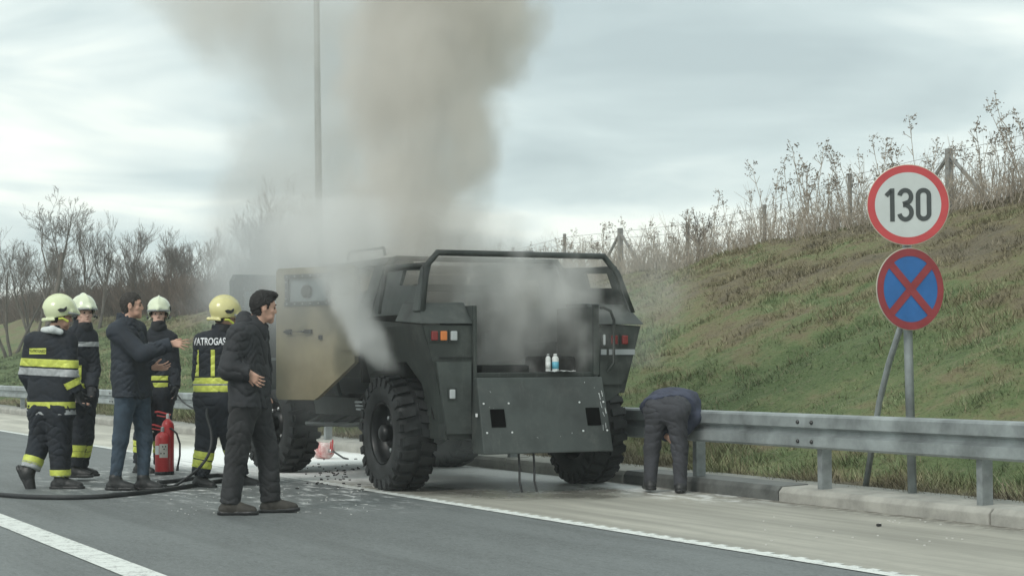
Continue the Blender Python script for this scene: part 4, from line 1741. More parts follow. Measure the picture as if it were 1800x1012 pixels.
def wrinkle(X, amp, seed):
    """cloth folds: narrow creases between soft swellings, running across and diagonally"""
    r = np.random.default_rng(seed)
    x, y, z = X[..., 0], X[..., 1], X[..., 2]
    wx = .030 * np.sin(z * 17 + r.uniform(0, 6)) + .022 * np.sin(y * 23 + z * 9 + r.uniform(0, 6))
    wz = .045 * np.sin(x * 13 + r.uniform(0, 6)) + .030 * np.sin(x * 29 + y * 17 + r.uniform(0, 6)) + .028 * np.sin(y * 19 + r.uniform(0, 6))
    out = 0
    for (fx, fz, fy, w) in ((14, 26, 8, 1.0), (-20, 38, -10, .8), (34, 30, 20, .55), (-46, 62, 25, .35)):
        ph = (x + wx) * fx * r.uniform(.7, 1.2) + (z + wz) * fz * r.uniform(.8, 1.2) + y * fy + r.uniform(0, 6)
        s_ = 1 - np.abs(np.sin(ph))
        gate = .5 + .5 * np.sin(x * 9 * r.uniform(.6, 1.5) + z * 7 * r.uniform(.6, 1.5) + y * 8 + r.uniform(0, 6))
        out = out + w * gate * (s_ ** 4 - .15)
    return out * amp * .95


def polygonise(prims, h, amp=0.0, seed=0, gcut=(), fuzz=0.0):
    lo = np.min([np.minimum(p['a'] - p['ra'], p['b'] - p['rb']).tolist() if p['t'] == 'c' else (p['c'] - p['r'].max()).tolist() for p in prims if not p['neg']] +
                [(np.minimum(p['a'], p['b']) - max(p['ra'], p['rb'])).tolist() for p in prims if p['t'] == 'c' and not p['neg']], axis=0) - .03
    hi = np.max([(np.maximum(p['a'], p['b']) + max(p['ra'], p['rb'])).tolist() if p['t'] == 'c' else (p['c'] + p['r'].max()).tolist() for p in prims if not p['neg']], axis=0) + .03
    n = np.ceil((hi - lo) / h).astype(int) + 1
    D = np.full(n, .2, np.float32)
    T = np.zeros(n, np.uint8)
    B = np.full(n, 9., np.float32)
    ax = [lo[i] + h * np.arange(n[i]) for i in range(3)]
    for p in prims:
        m = p['k'] + .045
        if p['t'] == 'c':
            rm = max(p['ra'], p['rb'])
            pl, ph = np.minimum(p['a'], p['b']) - rm - m, np.maximum(p['a'], p['b']) + rm + m
        else:
            rm = p['r'].max()
            pl, ph = p['c'] - rm - m, p['c'] + rm + m
        i0 = np.clip(((pl - lo) / h).astype(int), 0, n - 1)
        i1 = np.clip(((ph - lo) / h).astype(int) + 2, 1, n)
        sl = tuple(slice(i0[i], i1[i]) for i in range(3))
        X = np.stack(np.meshgrid(*[ax[i][sl[i]] for i in range(3)], indexing='ij'), -1)
        d = evald(p, X).astype(np.float32)
        Ds = D[sl]
        k = p['k']
        if p['neg']:
            hh_ = np.clip(.5 - .5 * (-d - Ds) / k, 0, 1)   # smooth max(D, -d)
            D[sl] = np.where(-d > Ds - k, Ds * hh_ + (-d) * (1 - hh_) + k * hh_ * (1 - hh_), Ds)
            continue
        hh_ = np.clip(.5 + .5 * (Ds - d) / k, 0, 1)
        D[sl] = Ds * (1 - hh_) + d * hh_ - k * hh_ * (1 - hh_)
        Bs = B[sl]
        m_ = d < Bs
        Ts = T[sl]
        Ts[m_] = p['tag']
        T[sl] = Ts
        B[sl] = np.minimum(Bs, d)
    if fuzz:
        D += np.random.default_rng(seed).normal(0, fuzz, D.shape).astype(np.float32)
    if amp or gcut:
        X = np.stack(np.meshgrid(*ax, indexing='ij'), -1)
        if amp:
            D += wrinkle(X, amp, seed).astype(np.float32)
        for (cp, cn) in gcut:
            D = np.maximum(D, ((X - np.asarray(cp, float)) @ nrm(cn)).astype(np.float32))
    D[0], D[-1], D[:, 0], D[:, -1], D[:, :, 0], D[:, :, -1] = 1, 1, 1, 1, 1, 1
    S = D < 0
    c = np.zeros(np.array(D.shape) - 1, np.uint8)
    for i in (0, 1):
        for j in (0, 1):
            for k in (0, 1):
                c += S[i:S.shape[0] - 1 + i, j:S.shape[1] - 1 + j, k:S.shape[2] - 1 + k]
    act = (c > 0) & (c < 8)
    ci = np.argwhere(act)
    idx = np.full(act.shape, -1, np.int64)
    idx[act] = np.arange(len(ci))
    P = np.zeros((len(ci), 3))
    cnt = np.zeros(len(ci))
    cor = [(i, j, k) for i in (0, 1) for j in (0, 1) for k in (0, 1)]
    for a in range(8):
        for b in range(a + 1, 8):
            ca, cb = np.array(cor[a]), np.array(cor[b])
            if np.abs(ca - cb).sum() != 1:
                continue
            va = D[tuple((ci + ca).T)]
            vb = D[tuple((ci + cb).T)]
            m = (va < 0) != (vb < 0)
            t = np.where(m, va / np.where(m, va - vb, 1), 0)
            P += np.where(m[:, None], ca + t[:, None] * (cb - ca), 0)
            cnt += m
    P = lo + h * (ci + P / np.maximum(cnt, 1)[:, None])
    tv = T[tuple(ci.T)]
    faces = []
    for axn in range(3):
        e1, e2 = [(1, 2), (2, 0), (0, 1)][axn]
        sa = [slice(None)] * 3
        sb_ = [slice(None)] * 3
        sa[axn] = slice(0, -1)
        sb_[axn] = slice(1, None)
        A, Bq = S[tuple(sa)], S[tuple(sb_)]
        for flip, msk in ((False, A & ~Bq), (True, ~A & Bq)):
            q = np.argwhere(msk)
            q = q[(q[:, e1] > 0) & (q[:, e2] > 0) & (q[:, e1] < D.shape[e1] - 1) & (q[:, e2] < D.shape[e2] - 1)]
            if not len(q):
                continue
            d1_, d2_ = np.zeros(3, int), np.zeros(3, int)
            d1_[e1], d2_[e2] = 1, 1
            f = np.stack([idx[tuple(q.T)], idx[tuple((q - d1_).T)], idx[tuple((q - d1_ - d2_).T)], idx[tuple((q - d2_).T)]], 1)
            faces.append(f[:, ::-1] if flip else f)
    F_ = np.concatenate(faces)
    F_ = F_[(F_ >= 0).all(1)]
    return P, F_, tv


def put(name, prims, h, mt, parent, amp=0.0, seed=0, gcut=(), fuzz=0.0):
    P, F_, tv = polygonise(prims, h, amp, seed, gcut, fuzz)
    o = link_mesh(name, P, F_, mt, parent, smooth=True)
    return o, P, F_, tv


def patch(name, src, mt, parent, planes, tags, off=.004, facing=None, smooth=True):
    """cut a strip of tape out of a garment's surface and lift it clear of the cloth; planes: (point, normal) keep side = normal"""
    o, P, F_, tv = src
    okv = np.isin(tv, [TAGS[t] for t in tags])
    ok = okv[F_].all(1)
    C = P[F_].mean(1)
    for (pt, no) in planes:
        ok &= ((C - np.asarray(pt)) @ nrm(no)) > -.03
    Fk = F_[ok]
    if not len(Fk):
        return None
    me = bpy.data.meshes.new(name)
    used_, inv = np.unique(Fk, return_inverse=True)
    inv = inv.reshape(Fk.shape)
    me.from_pydata([tuple(v) for v in P[used_]], [], [tuple(int(i) for i in f) for f in inv])
    bm = bmesh.new()
    bm.from_mesh(me)
    for (pt, no) in planes:
        bmesh.ops.bisect_plane(bm, geom=bm.verts[:] + bm.edges[:] + bm.faces[:], plane_co=pt, plane_no=no, clear_inner=True)
    bm.normal_update()
    if facing is not None:
        fv = Vector(facing)
        bmesh.ops.delete(bm, geom=[f for f in bm.faces if f.normal.dot(fv) < .1], context='FACES')
    if not bm.faces:
        bm.free()
        return None
    bm.normal_update()
    for v in bm.verts:
        v.co += v.normal * off
    bmesh.ops.solidify(bm, geom=bm.faces[:], thickness=.002)
    bm.to_mesh(me)
    bm.free()
    me.materials.append(mt)
    me.polygons.foreach_set('use_smooth', [True] * len(me.polygons))
    ob = bpy.data.objects.new(name, me)
    COL.objects.link(ob)
    ob.parent = parent
    return ob


def hand_prims(w, d, side, palm, curl=.5, spread=.12, s=1.0, infl=0.0, thumb=.9, tg='hand'):
    """w wrist, d finger direction, side towards the thumb, palm the way the palm faces"""
    w, d = np.asarray(w, float), nrm(d)
    side = nrm(np.asarray(side, float) - d * (np.asarray(side, float) @ d))
    palm = nrm(np.cross(d, side)) * np.sign(np.cross(d, side) @ np.asarray(palm, float) + 1e-9)
    pr = []
    kn = []
    for i, (o, l) in enumerate(((.033, .092), (.011, .097), (-.011, .092), (-.031, .082))):
        kp = w + d * l * s + side * o * s
        kn.append(kp)
        pr.append(cone(w + side * o * .55 * s + d * .01, kp, .0165 * s + infl, .0115 * s + infl, tg, .012))
    ln = ((.040, .026, .020), (.044, .029, .021), (.041, .027, .020), (.032, .021, .018))
    for i, kp in enumerate(kn):
        p, dd = kp, nrm(d + side * spread * (1.5 - i) * .8)
        for j, L in enumerate(ln[i]):
            an = curl * (.45 + .55 * j) + .04 * i
            dd = nrm(dd * math.cos(an) + palm * math.sin(an))
            q = p + dd * L * s
            pr.append(cone(p, q, (.0090 - .0007 * j) * s + infl, (.0083 - .0007 * j) * s + infl, tg, .004))
            p = q
    # thumb from the side of the palm near its base
    t0 = w + d * .018 * s + side * .022 * s
    td = nrm(d * .62 + side * thumb * .75 + palm * .35)
    t1 = t0 + td * .044 * s
    td2 = nrm(td + d * .5 + palm * .2)
    t2 = t1 + td2 * .030 * s
    t3 = t2 + nrm(td2 + d * .25) * .024 * s
    pr += [cone(t0, t1, .0150 * s + infl, .0115 * s + infl, tg, .010), cone(t1, t2, .0105 * s + infl, .0098 * s + infl, tg, .005), cone(t2, t3, .0098 * s + infl, .0085 * s + infl, tg, .004)]
    return pr


def head_prims(c, f, u, s=1.0):
    f, u = nrm(f), nrm(u)
    u = nrm(u - f * (u @ f))
    r = np.cross(f, u)
    A = np.stack([r, f, u])
    def P(x, y, z):
        return c + (r * x + f * y + u * z) * s
    pr = [ell(P(0, -.010, .030), np.array([.074, .094, .092]) * s, A, k=.02),
          ell(P(0, .022, -.040), np.array([.056, .066, .074]) * s, A, k=.03),
          cone(P(-.030, .050, -.070), P(.030, .050, -.070), .026 * s, .026 * s, 'head', .02),
          cone(P(0, .068, -.096), P(0, .066, -.100), .021 * s, .021 * s, 'head', .02),
          cone(P(-.030, .066, .030), P(.030, .066, .030), .020 * s, .020 * s, 'head', .015),
          cone(P(-.046, .052, -.022), P(-.030, .062, -.034), .020 * s, .018 * s, 'head', .015),
          cone(P(.046, .052, -.022), P(.030, .062, -.034), .020 * s, .018 * s, 'head', .015),
          ell(P(-.031, .096, .006), np.array([.017, .016, .011]) * s, A, neg=True, k=.010),
          ell(P(.031, .096, .006), np.array([.017, .016, .011]) * s, A, neg=True, k=.010),
          cone(P(0, .086, .012), P(0, .098, -.022), .0085 * s, .0115 * s, 'head', .010),
          cone(P(-.011, .094, -.030), P(.011, .094, -.030), .0085 * s, .0085 * s, 'head', .006),
          cone(P(-.018, .080, -.053), P(.018, .080, -.053), .0085 * s, .0085 * s, 'head', .006),
          cone(P(-.015, .078, -.066), P(.015, .078, -.066), .0090 * s, .0090 * s, 'head', .006)]
    for sx in (-1, 1):
        pr.append(ell(P(sx * .078, -.012, -.004), np.array([.010, .020, .033]) * s, A, k=.008))
        pr.append(ell(P(sx * .088, -.006, .000), np.array([.006, .010, .018]) * s, A, neg=True, k=.006))
    return pr, P, A, r, f, u


def head_bits(P, A, s, parent, base, mouth=True):
    """eyes, brows and mouth as small pieces set into the head"""
    for sx in (-1, 1):
        m_ = MB()
        c_ = P(sx * .031, .0755, .006)
        pts = []
        m_.lathe([(.001, -.011), (.007, -.008), (.0105, 0), (.007, .008), (.001, .011)], (0, 0, 0), 'z', 10)
        o = m_.build('eye', M['eye'], parent, smooth=True)
        o.location = Vector(c_) - Vector(base)
        m_ = MB()
        m_.tube([Vector(P(sx * .014, .087, .028)), Vector(P(sx * .031, .088, .034)), Vector(P(sx * .048, .076, .028))], [.0045, .005, .003], 6)
        for v in m_.v:
            v -= Vector(base)
        m_.build('eyebrow', M['hair'], parent, smooth=True)
    if mouth:
        m_ = MB()
        m_.tube([Vector(P(-.021, .082, -.059)), Vector(P(0, .0895, -.058)), Vector(P(.021, .082, -.059))], [.003, .0048, .003], 6)
        for v in m_.v:
            v -= Vector(base)
        m_.build('mouth', M['lip'], parent, smooth=True)


def hair_prims(P, A, s, full=.012):
    # skull shell trimmed at the hairline
    f, u = A[1], A[2]
    cut1 = (P(0, .088, .074), f * .55 - u * 1.0)
    out = []
    if full > .010:
        out = [ell(P(.008, .052, .108), np.array([.052, .050, .030]) * s, A, k=.02), ell(P(0, .0, .112), np.array([.060, .075, .030]) * s, A, k=.02)]
    for sx in (-1, 1):
        out.append(cone(P(sx * .076, .018, .035), P(sx * .074, .016, -.004), .013 * s, .007 * s, 'head', .01))
    return out + [ell(P(0, -.012, .034), np.array([.074 + full * .7, .094 + full, .092 + full]) * s, A, k=.01, cuts=(cut1,)),
            ell(P(0, -.040, -.030), np.array([.066, .056, .070]) * s, A, k=.02, cuts=((P(0, -.030, 0), f), (P(0, 0, -.070), -u)))]


def boot_prims(ankle, toe_dir, up=(0, 0, 1), s=1.0, shaft=.16, sdir=None):
    """ankle joint about 9 cm above the sole"""
    a, t, u = np.asarray(ankle, float), nrm(toe_dir), nrm(up)
    t = nrm(t - u * (t @ u))
    r = np.cross(t, u)
    sole = a - u * .085 * s
    cut = ((sole, -u),)
    pr = [cone(a + (u if sdir is None else sdir) * shaft * s, a - u * .01, .060 * s, .052 * s, 'foot', .02),
          cone(a - u * .045 * s - t * .035 * s, a - u * .045 * s + t * .02, .050 * s, .050 * s, 'foot', .02, cuts=cut),
          cone(a - u * .02 * s + t * .02, a - u * .052 * s + t * .125 * s, .050 * s, .040 * s, 'foot', .03, cuts=cut),
          cone(a - u * .050 * s + t * .09 * s, a - u * .055 * s + t * .165 * s, .046 * s, .036 * s, 'foot', .02, cuts=cut)]
    # sole slab
    so = [cone(sole + u * .018 * s - t * .045 * s, sole + u * .018 * s + t * .01, .050 * s, .048 * s, 'foot', .01, cuts=((sole, -u), (sole + u * .030 * s, u))),
          cone(sole + u * .018 * s + t * .01, sole + u * .018 * s + t * .165 * s, .046 * s, .050 * s, 'foot', .01, cuts=((sole, -u), (sole + u * .030 * s, u)))]
    return pr, so


HELM = {}


def helmet(parent, base, P, A, mt, s=1.0, yellow=False):
    """two-wave fire helmet with ridge, brim, side plates and neck guard, in head axes (right, front, up)"""
    key = mt.name
    if key not in HELM:
        I = np.eye(3)
        cutp = ((np.array([0, 0, -.032]), np.array([0, .36, -1.0])),)
        prims = [ell((0, -.012, .040), (.128, .158, .138), I, k=.02, cuts=cutp),
                 ell((0, -.020, .046), (.020, .160, .150), I, k=.02, cuts=((np.array([0, 0, .06]), np.array([0, .2, -1.0])),)),
                 cone((-.085, .095, .030), (0, .140, .035), .018, .018, 'head', .03),
                 cone((.085, .095, .030), (0, .140, .035), .018, .018, 'head', .03),
                 cone((0, .135, .040), (0, .172, .028), .022, .012, 'head', .035),
                 cone((-.11, -.06, -.070), (0, -.150, -.085), .011, .012, 'head', .03),
                 cone((.11, -.06, -.070), (0, -.150, -.085), .011, .012, 'head', .03),
                 ell((0, .01, .0), (.106, .132, .115), I, neg=True, k=.01),
                 ell((0, .05, -.06), (.095, .12, .10), I, neg=True, k=.01)]
        Pn, Fn, tv = polygonise(prims, .006)
        sh = link_mesh('helmet', Pn, Fn, mt, None, smooth=True)
        parts = [sh]
        m_ = MB()
        pts = [Vector((x * .121, .03 + .135 * math.sqrt(max(0, 1 - x * x)), .018)) for x in np.linspace(-.97, .97, 13)]
        m_.tube(pts, .011, 8)
        v_ = m_.build('visor_rim', M['helmet_trim'], sh, smooth=True)
        for sx in (-1, 1):
            m_ = MB()
            m_.prism([(sx * .118, y, z) for y, z in ((-.045, .030), (-.020, .048), (.012, .050), (.030, .072), (.040, .070), (.040, .040), (.020, .018), (-.020, .010))], (sx * .018, 0, 0))
            m_.build('side_plate', M['black_plastic'], sh, bevel=.003)
            m_ = MB()
            m_.tube([(sx * .126, -.02, -.055), (sx * .124, .02, -.045), (sx * .113, .075, -.066)], .012, 6)
            m_.build('cheek_strap', M['black_plastic'] if key == 'pale_luminous_helmet' else M['helmet_lime'], sh)
        HELM[key] = sh
        o = sh
        o.parent = parent
    else:
        o = copy_tree(HELM[key], parent)
    o.matrix_local = Matrix([[*A[:, 0][[0, 1, 2]].tolist(), 0]] * 0 + [[A[0][0], A[1][0], A[2][0], 0], [A[0][1], A[1][1], A[2][1], 0], [A[0][2], A[1][2], A[2][2], 0], [0, 0, 0, 1]])
    o.location = Vector(P(0, -.012, .024)) - Vector(base)
    return o


def person(label, Y, foot, J, jacket, trousers, boots, opts):
    """J: joints as (px, py, depth offset) in the photograph; Y the depth of the feet"""
    base = at(foot[0], foot[1], Y)
    base = np.array([base.x, base.y, 0.0])
    W = {}
    for k, (x, y, dy) in J.items():
        q = at(x, y, Y + dy)
        W[k] = np.array([q.x, q.y, q.z]) - base
    for k in ('ankN', 'ankF'):
        pass
    root = empty('person', tuple(base))
    tag(root, label, 'person', opts.get('group'))
    face, lean = nrm(opts['face']), nrm(opts.get('headup', (0, 0, 1)))
    bdir = nrm(opts['body'])                       # direction the chest faces
    bdir = nrm(bdir)
    sc = opts.get('s', 1.0)
    up = np.array([0, 0, 1.0])
    hp, P, A, r_, f_, u_ = head_prims(W['head'], face, lean, sc)
    neck_top = P(0, -.022, -.055)
    pr = hp + [cone(neck_top, W['neck'], .054 * sc, .062 * sc, 'head', .02)]
    shN, shF, hiN, hiF = W['shN'], W['shF'], W['hiN'], W['hiF']
    chest = (shN + shF) / 2
    pel = (hiN + hiF) / 2
    # the naked figure: continuous from head to hands and feet
    sqd = (bdir, .72)
    pr += [cone(W['neck'], chest - (chest - pel) * .12, .065, .12, 'torso', .05, sqd),
           cone(shN * .72 + shF * .28 - (chest - pel) * .12, hiN * .9 + pel * .1, .105, .105, 'torso', .06, sqd),
           cone(shF * .72 + shN * .28 - (chest - pel) * .12, hiF * .9 + pel * .1, .105, .105, 'torso', .06, sqd),
           cone(W['neck'], shN, .055, .050, 'torso', .05), cone(W['neck'], shF, .055, .050, 'torso', .05)]
    for s_ in ('N', 'F'):
        pr += [cone(W['sh' + s_], W['el' + s_], .052, .042, 'arm' + s_, .02), cone(W['el' + s_], W['wr' + s_], .042, .027, 'arm' + s_, .02),
               cone(W['hi' + s_], W['kn' + s_], .070, .043, 'leg' + s_, .02), cone(W['kn' + s_], W['an' + s_], .042, .030, 'leg' + s_, .015),
               cone(W['an' + s_], W['an' + s_] + nrm(opts['toe' + s_]) * .11 - nrm(opts.get('bootup' + s_, up)) * .045, .034, .026, 'foot', .02)]
        hd = opts.get('hand' + s_)
        if hd is None:
            d = nrm(W['wr' + s_] - W['el' + s_])
            hd = (d, bdir, np.cross(d, bdir), .55, .05)
        opts['_h' + s_] = hd
        pr += hand_prims(W['wr' + s_], hd[0], hd[1], hd[2], hd[3], hd[4], sc * .92)
    body, *_ = put('body', pr, .0066, M[opts.get('skin', 'skin')], root)
    head_bits(P, A, sc, root, (0, 0, 0), opts.get('mouth', True))
    if opts.get('hair'):
        put('hair', hair_prims(P, A, sc, opts.get('hair_len', .012)), .0065, M[opts['hair']], root, amp=.003, seed=3, fuzz=.0032)
    # jacket
    jm, bulk, hem_z, jamp = jacket
    fat = opts.get('fat', 1.0)
    sqj = (bdir, opts.get('flat', .72))
    lat = nrm(shN - shF)
    hc = ()
    axis = nrm(chest - pel)
    hemp = opts.get('hem')
    if hemp is None:
        hemc = pel * 1.0
        hemc = hemc + (np.array([0, 0, hem_z]) - np.array([0, 0, hemc[2]]))
        hc = ((hemc, (0, 0, -1)),)
    else:
        hc = ((hemp[0], hemp[1]),)
        hemc = np.asarray(hemp[0])
    jp = []
    wid = .118 * fat + bulk
    for (a, b, q) in ((shN, shF, hiN), (shF, shN, hiF)):
        top = a * .74 + b * .26 - axis * .085
        waist = (pel + axis * .16) + (q - pel) * 1.0
        low = (pel - axis * .10) + (q - pel) * 1.15
        jp += [cone(top, waist, wid, wid * .98, 'torso', .06, sqj), cone(waist, low, wid * .98, wid * 1.08, 'torso', .06, sqj, cuts=hc)]
        jp += [cone(W['neck'] - axis * .03, a - axis * .005, .062 + bulk, .062 + bulk, 'torso', .05)]
    jp += [cone(chest - axis * .06, pel, .13 + bulk, .13 + bulk, 'torso', .06, sqj, cuts=hc)]
    jp += [cone(W['neck'] - axis * .035 - bdir * .005, W['neck'] + axis * opts.get('collar', .035) - bdir * .01, .074 + bulk * .5, opts.get('collar_r', .068) + bulk * .4, 'collar', .02)]
    for s_ in ('N', 'F'):
        e_, w_ = W['el' + s_], W['wr' + s_]
        cf = e_ + (w_ - e_) * opts.get('cuff', .97)
        jp += [cone(W['sh' + s_], e_, .070 + bulk, .060 + bulk, 'arm' + s_, .035), cone(e_, cf, .060 + bulk, .042 + bulk, 'arm' + s_, .02, cuts=((cf, cf - e_),))]
    # hollow at the collar
    jp += [cone(W['neck'] + axis * .01, W['neck'] + axis * .12, .058, .075, 'collar', .01, neg=True)]
    jk = put('jacket', jp, .0095, M[jm], root, jamp, opts.get('seed', 1))
    # trousers
    tm, tb, tamp = trousers
    tp = [cone(hiN, hiF, .125 + tb, .125 + tb, 'torso', .05, sqj), cone(pel + axis * .02, pel + axis * .16, .12 + tb, .115, 'torso', .05, sqj)]
    for s_ in ('N', 'F'):
        a_ = W['an' + s_]
        k_ = W['kn' + s_]
        ax_ = nrm(a_ - k_)
        endp = a_ + ax_ * opts.get('trouser_end', .02)
        tp += [cone(W['hi' + s_] - axis * .02, k_, .095 + tb, .066 + tb, 'leg' + s_, .04), cone(k_, endp, .066 + tb, opts.get('cuffr', .052) + tb, 'leg' + s_, .03, cuts=((endp, ax_),))]
    tr = put('trousers', tp, .0095, M[tm], root, tamp, opts.get('seed', 1) + 50)
    for s_ in ('N', 'F'):
        a_, k_ = W['an' + s_], W['kn' + s_]
        upv = opts.get('bootup' + s_, up)
        bp_, so_ = boot_prims(a_, opts['toe' + s_], upv, opts.get('boots_s', 1.0), opts.get('shaft', .14), nrm(k_ - a_))
        bo, *_ = put('boot', bp_, .008, M[boots], root, .0012, 4)
        put('sole', so_, .008, M['black_plastic'], bo)
    if opts.get('gloves'):
        for s_ in ('N', 'F'):
            hd = opts['_h' + s_]
            gp = hand_prims(W['wr' + s_], hd[0], hd[1], hd[2], hd[3], hd[4], sc * 1.05, .0055)
            gp += [cone(W['wr' + s_] - nrm(hd[0]) * .06, W['wr' + s_] + nrm(hd[0]) * .03, .047, .036, 'hand', .02)]
            put('glove', gp, .0075, M['glove'], root, .001, 2)
    if opts.get('helmet'):
        helmet(root, (0, 0, 0), P, A, M[opts['helmet']])
    if opts.get('scarf'):
        z0, z1, mat_ = opts['scarf']
        put('neck_cover', [cone(W['neck'] - up * .02, P(0, .005, z0), .088, .080, 'collar', .02, cuts=((P(0, .02, z1), u_ - f_ * .15),)), cone(P(0, .005, z0), P(0, .020, z1), .080, .072, 'collar', .03, cuts=((P(0, .02, z1), u_ - f_ * .15),))], .0085, M[mat_], root, .009, 8)
    if opts.get('hood'):
        put('hood', [cone(W['neck'] - bdir * .07 - axis * .015 + lat * .08, W['neck'] - bdir * .085 + axis * .035, .062, .066, 'collar', .03), cone(W['neck'] - bdir * .07 - axis * .015 - lat * .08, W['neck'] - bdir * .085 + axis * .035, .062, .066, 'collar', .03),
                     cone(W['neck'] - bdir * .03 + lat * .085 + axis * .03, W['neck'] + bdir * .06 + lat * .05 - axis * .02, .032, .026, 'collar', .03), cone(W['neck'] - bdir * .03 - lat * .085 + axis * .03, W['neck'] + bdir * .06 - lat * .05 - axis * .02, .032, .026, 'collar', .03)], .0085, M[jm], root, .006, 5)
    return dict(root=root, W=W, base=base, J=jk, T=tr, P=P, A=A, axis=axis, pel=pel, chest=chest, bdir=bdir, lat=lat, up=up)


def loop_band(pn, which, tags, pt, ax, w, mt, name='reflective_band'):
    a = nrm(ax)
    pt = np.asarray(pt, float)
    return patch(name, pn[which], M[mt], pn['root'], [(pt - a * w / 2, a), (pt + a * w / 2, -a)], tags)


def arm_band(pn, s_, t, w, mt, seg=('el', 'wr')):
    a, b = pn['W'][seg[0] + s_], pn['W'][seg[1] + s_]
    loop_band(pn, 'J', ['arm' + s_], a + (b - a) * t, b - a, w, mt)


def leg_band(pn, s_, t, w, mt):
    a, b = pn['W']['kn' + s_], pn['W']['an' + s_]
    loop_band(pn, 'T', ['leg' + s_], a + (b - a) * t, b - a, w, mt)


def zof(pn, py, Y):
    return at(900, py, Y).z


def text_on(pn, txt, centre, normal, rightv, size, mt, src='J', maxw=None, squash=1.0):
    """lettering lifted onto the garment: every vertex is dropped onto the cloth along -normal"""
    cu = bpy.data.curves.new('lettering', 'FONT')
    cu.body = txt
    cu.size = size
    cu.align_x = 'CENTER'
    cu.align_y = 'CENTER'
    cu.offset = size * .022
    to = bpy.data.objects.new('tmp', cu)
    COL.objects.link(to)
    bpy.context.view_layer.update()
    dg_ = bpy.context.evaluated_depsgraph_get()
    me = bpy.data.meshes.new_from_object(to.evaluated_get(dg_))
    bpy.data.objects.remove(to)
    bm = bmesh.new()
    bm.from_mesh(me)
    bmesh.ops.triangulate(bm, faces=bm.faces[:])
    bmesh.ops.subdivide_edges(bm, edges=[e for e in bm.edges if e.calc_length() > .02], cuts=1)
    n_, r_ = Vector(normal).normalized(), Vector(rightv).normalized()
    u_ = n_.cross(r_)
    o, P_, F_, tv = pn[src]
    tree_ = BVHTree.FromPolygons([tuple(v) for v in P_], [tuple(int(i) for i in f) for f in F_])
    c = Vector(centre)
    for v in bm.verts:
        q = c + r_ * v.co.x * squash + u_ * v.co.y + n_ * .5
        hit = tree_.ray_cast(q, -n_)
        v.co = (hit[0] + n_ * .006) if hit[0] is not None else q - n_ * .5
    bm.to_mesh(me)
    bm.free()
    me.materials.clear()
    me.materials.append(M[mt])
    ob = bpy.data.objects.new('lettering', me)
    COL.objects.link(ob)
    ob.parent = pn['root']
    return ob


# --- man in the dark hooded jacket, in front (back and right side towards us, facing right)
pA = person('man in a black hooded jacket with one hand behind his hip, walking towards the vehicle', 14.95, (448, 903), dict(
    head=(464, 541, 0), neck=(449, 570, 0), shN=(420, 588, -.17), shF=(452, 586, .17), elN=(402, 650, -.24), wrN=(436, 655, -.25), elF=(460, 650, .26), wrF=(462, 690, .25),
    hiN=(429, 706, -.09), hiF=(449, 706, .09), knN=(416, 800, -.10), knF=(470, 792, .12), anN=(404, 884, -.10), anF=(476, 880, .12)),
    ('black_cloth', .022, at(900, 712, 14.95).z, .019), ('dark_trouser', .022, 0.0150), 'boot_brown',
    dict(face=(.93, .34, -.10), body=(.95, .20, 0), toeN=(1, -.05, 0), toeF=(1, .05, 0), hair='hair', hair_len=.016, hood=True, fat=1.02, flat=.80, collar=.04, seed=11,
         handN=(np.array([.72, -.10, -.55]), np.array([-.3, .2, -1.0]), np.array([0, 1, 0]), .62, .14), cuff=1.10, shaft=.07, skin='skin', bootupF=(-.04, 0, 1), cuffr=.058, boots_s=1.08, trouser_end=.0))
# --- man in navy jacket and jeans, gesturing
pB = person('man in a navy jacket and blue jeans gesturing with both hands', 17.6, (238, 862), dict(
    head=(232, 538, 0), neck=(221, 563, .01), shN=(205, 583, -.20), shF=(240, 580, .17), elN=(250, 622, -.26), wrN=(301, 604, -.22), elF=(250, 644, .20), wrF=(270, 646, .04),
    hiN=(221, 690, -.10), hiF=(244, 690, .09), knN=(212, 772, -.10), knF=(254, 772, .08), anN=(202, 845, -.10), anF=(251, 845, .06)),
    ('navy', .022, at(900, 694, 17.6).z, .016), ('jeans', .008, 0.0120), 'boot',
    dict(face=(.92, .10, .02), body=(.82, .55, 0), toeN=(.92, -.1, 0), toeF=(1, -.15, 0), hair='hair_brown', hair_len=.008, fat=1.05, flat=.74, collar=.03, seed=21,
         handN=(np.array([1.0, 0, -.02]), np.array([-.1, .5, 1.0]), np.array([0, 1, -.1]), .22, .30), handF=(np.array([1.0, -.2, .02]), np.array([-.1, -.6, .8]), np.array([0, -.4, 1.0]), .38, .2), cuff=1.0, shaft=.03, skin='skin', boots_s=1.0, cuffr=.040, trouser_end=.03))
# --- firefighter seen from behind, far left
pC = person('firefighter at far left seen from behind, heel raised, yellow name panel on his back', 18.15, (92, 856), dict(
    head=(108, 556, 0), neck=(97, 583, 0), shN=(119, 600, -.05), shF=(60, 600, .02), elN=(122, 662, -.12), wrN=(136, 690, -.10), elF=(49, 658, .10), wrF=(62, 690, .25),
    hiN=(104, 720, -.03), hiF=(76, 720, .03), knN=(106, 790, -.02), knF=(70, 776, .06), anN=(106, 842, -.02), anF=(52, 828, -.02)),
    ('ff_cloth', .024, at(900, 728, 18.15).z, .012), ('ff_cloth', .040, 0.0180), 'boot',
    dict(face=(.94, .30, -.16), body=(.42, .90, 0), toeN=(1, -.1, 0), toeF=(.45, -.05, -.89), bootupF=np.array([.89, 0, .45]), helmet='helmet', gloves=True, fat=1.06, flat=.80, seed=31, hair='hair_brown', collar=.03,
         trouser_end=-.03, boots_s=1.14))
_b = Vector(pC['base'])
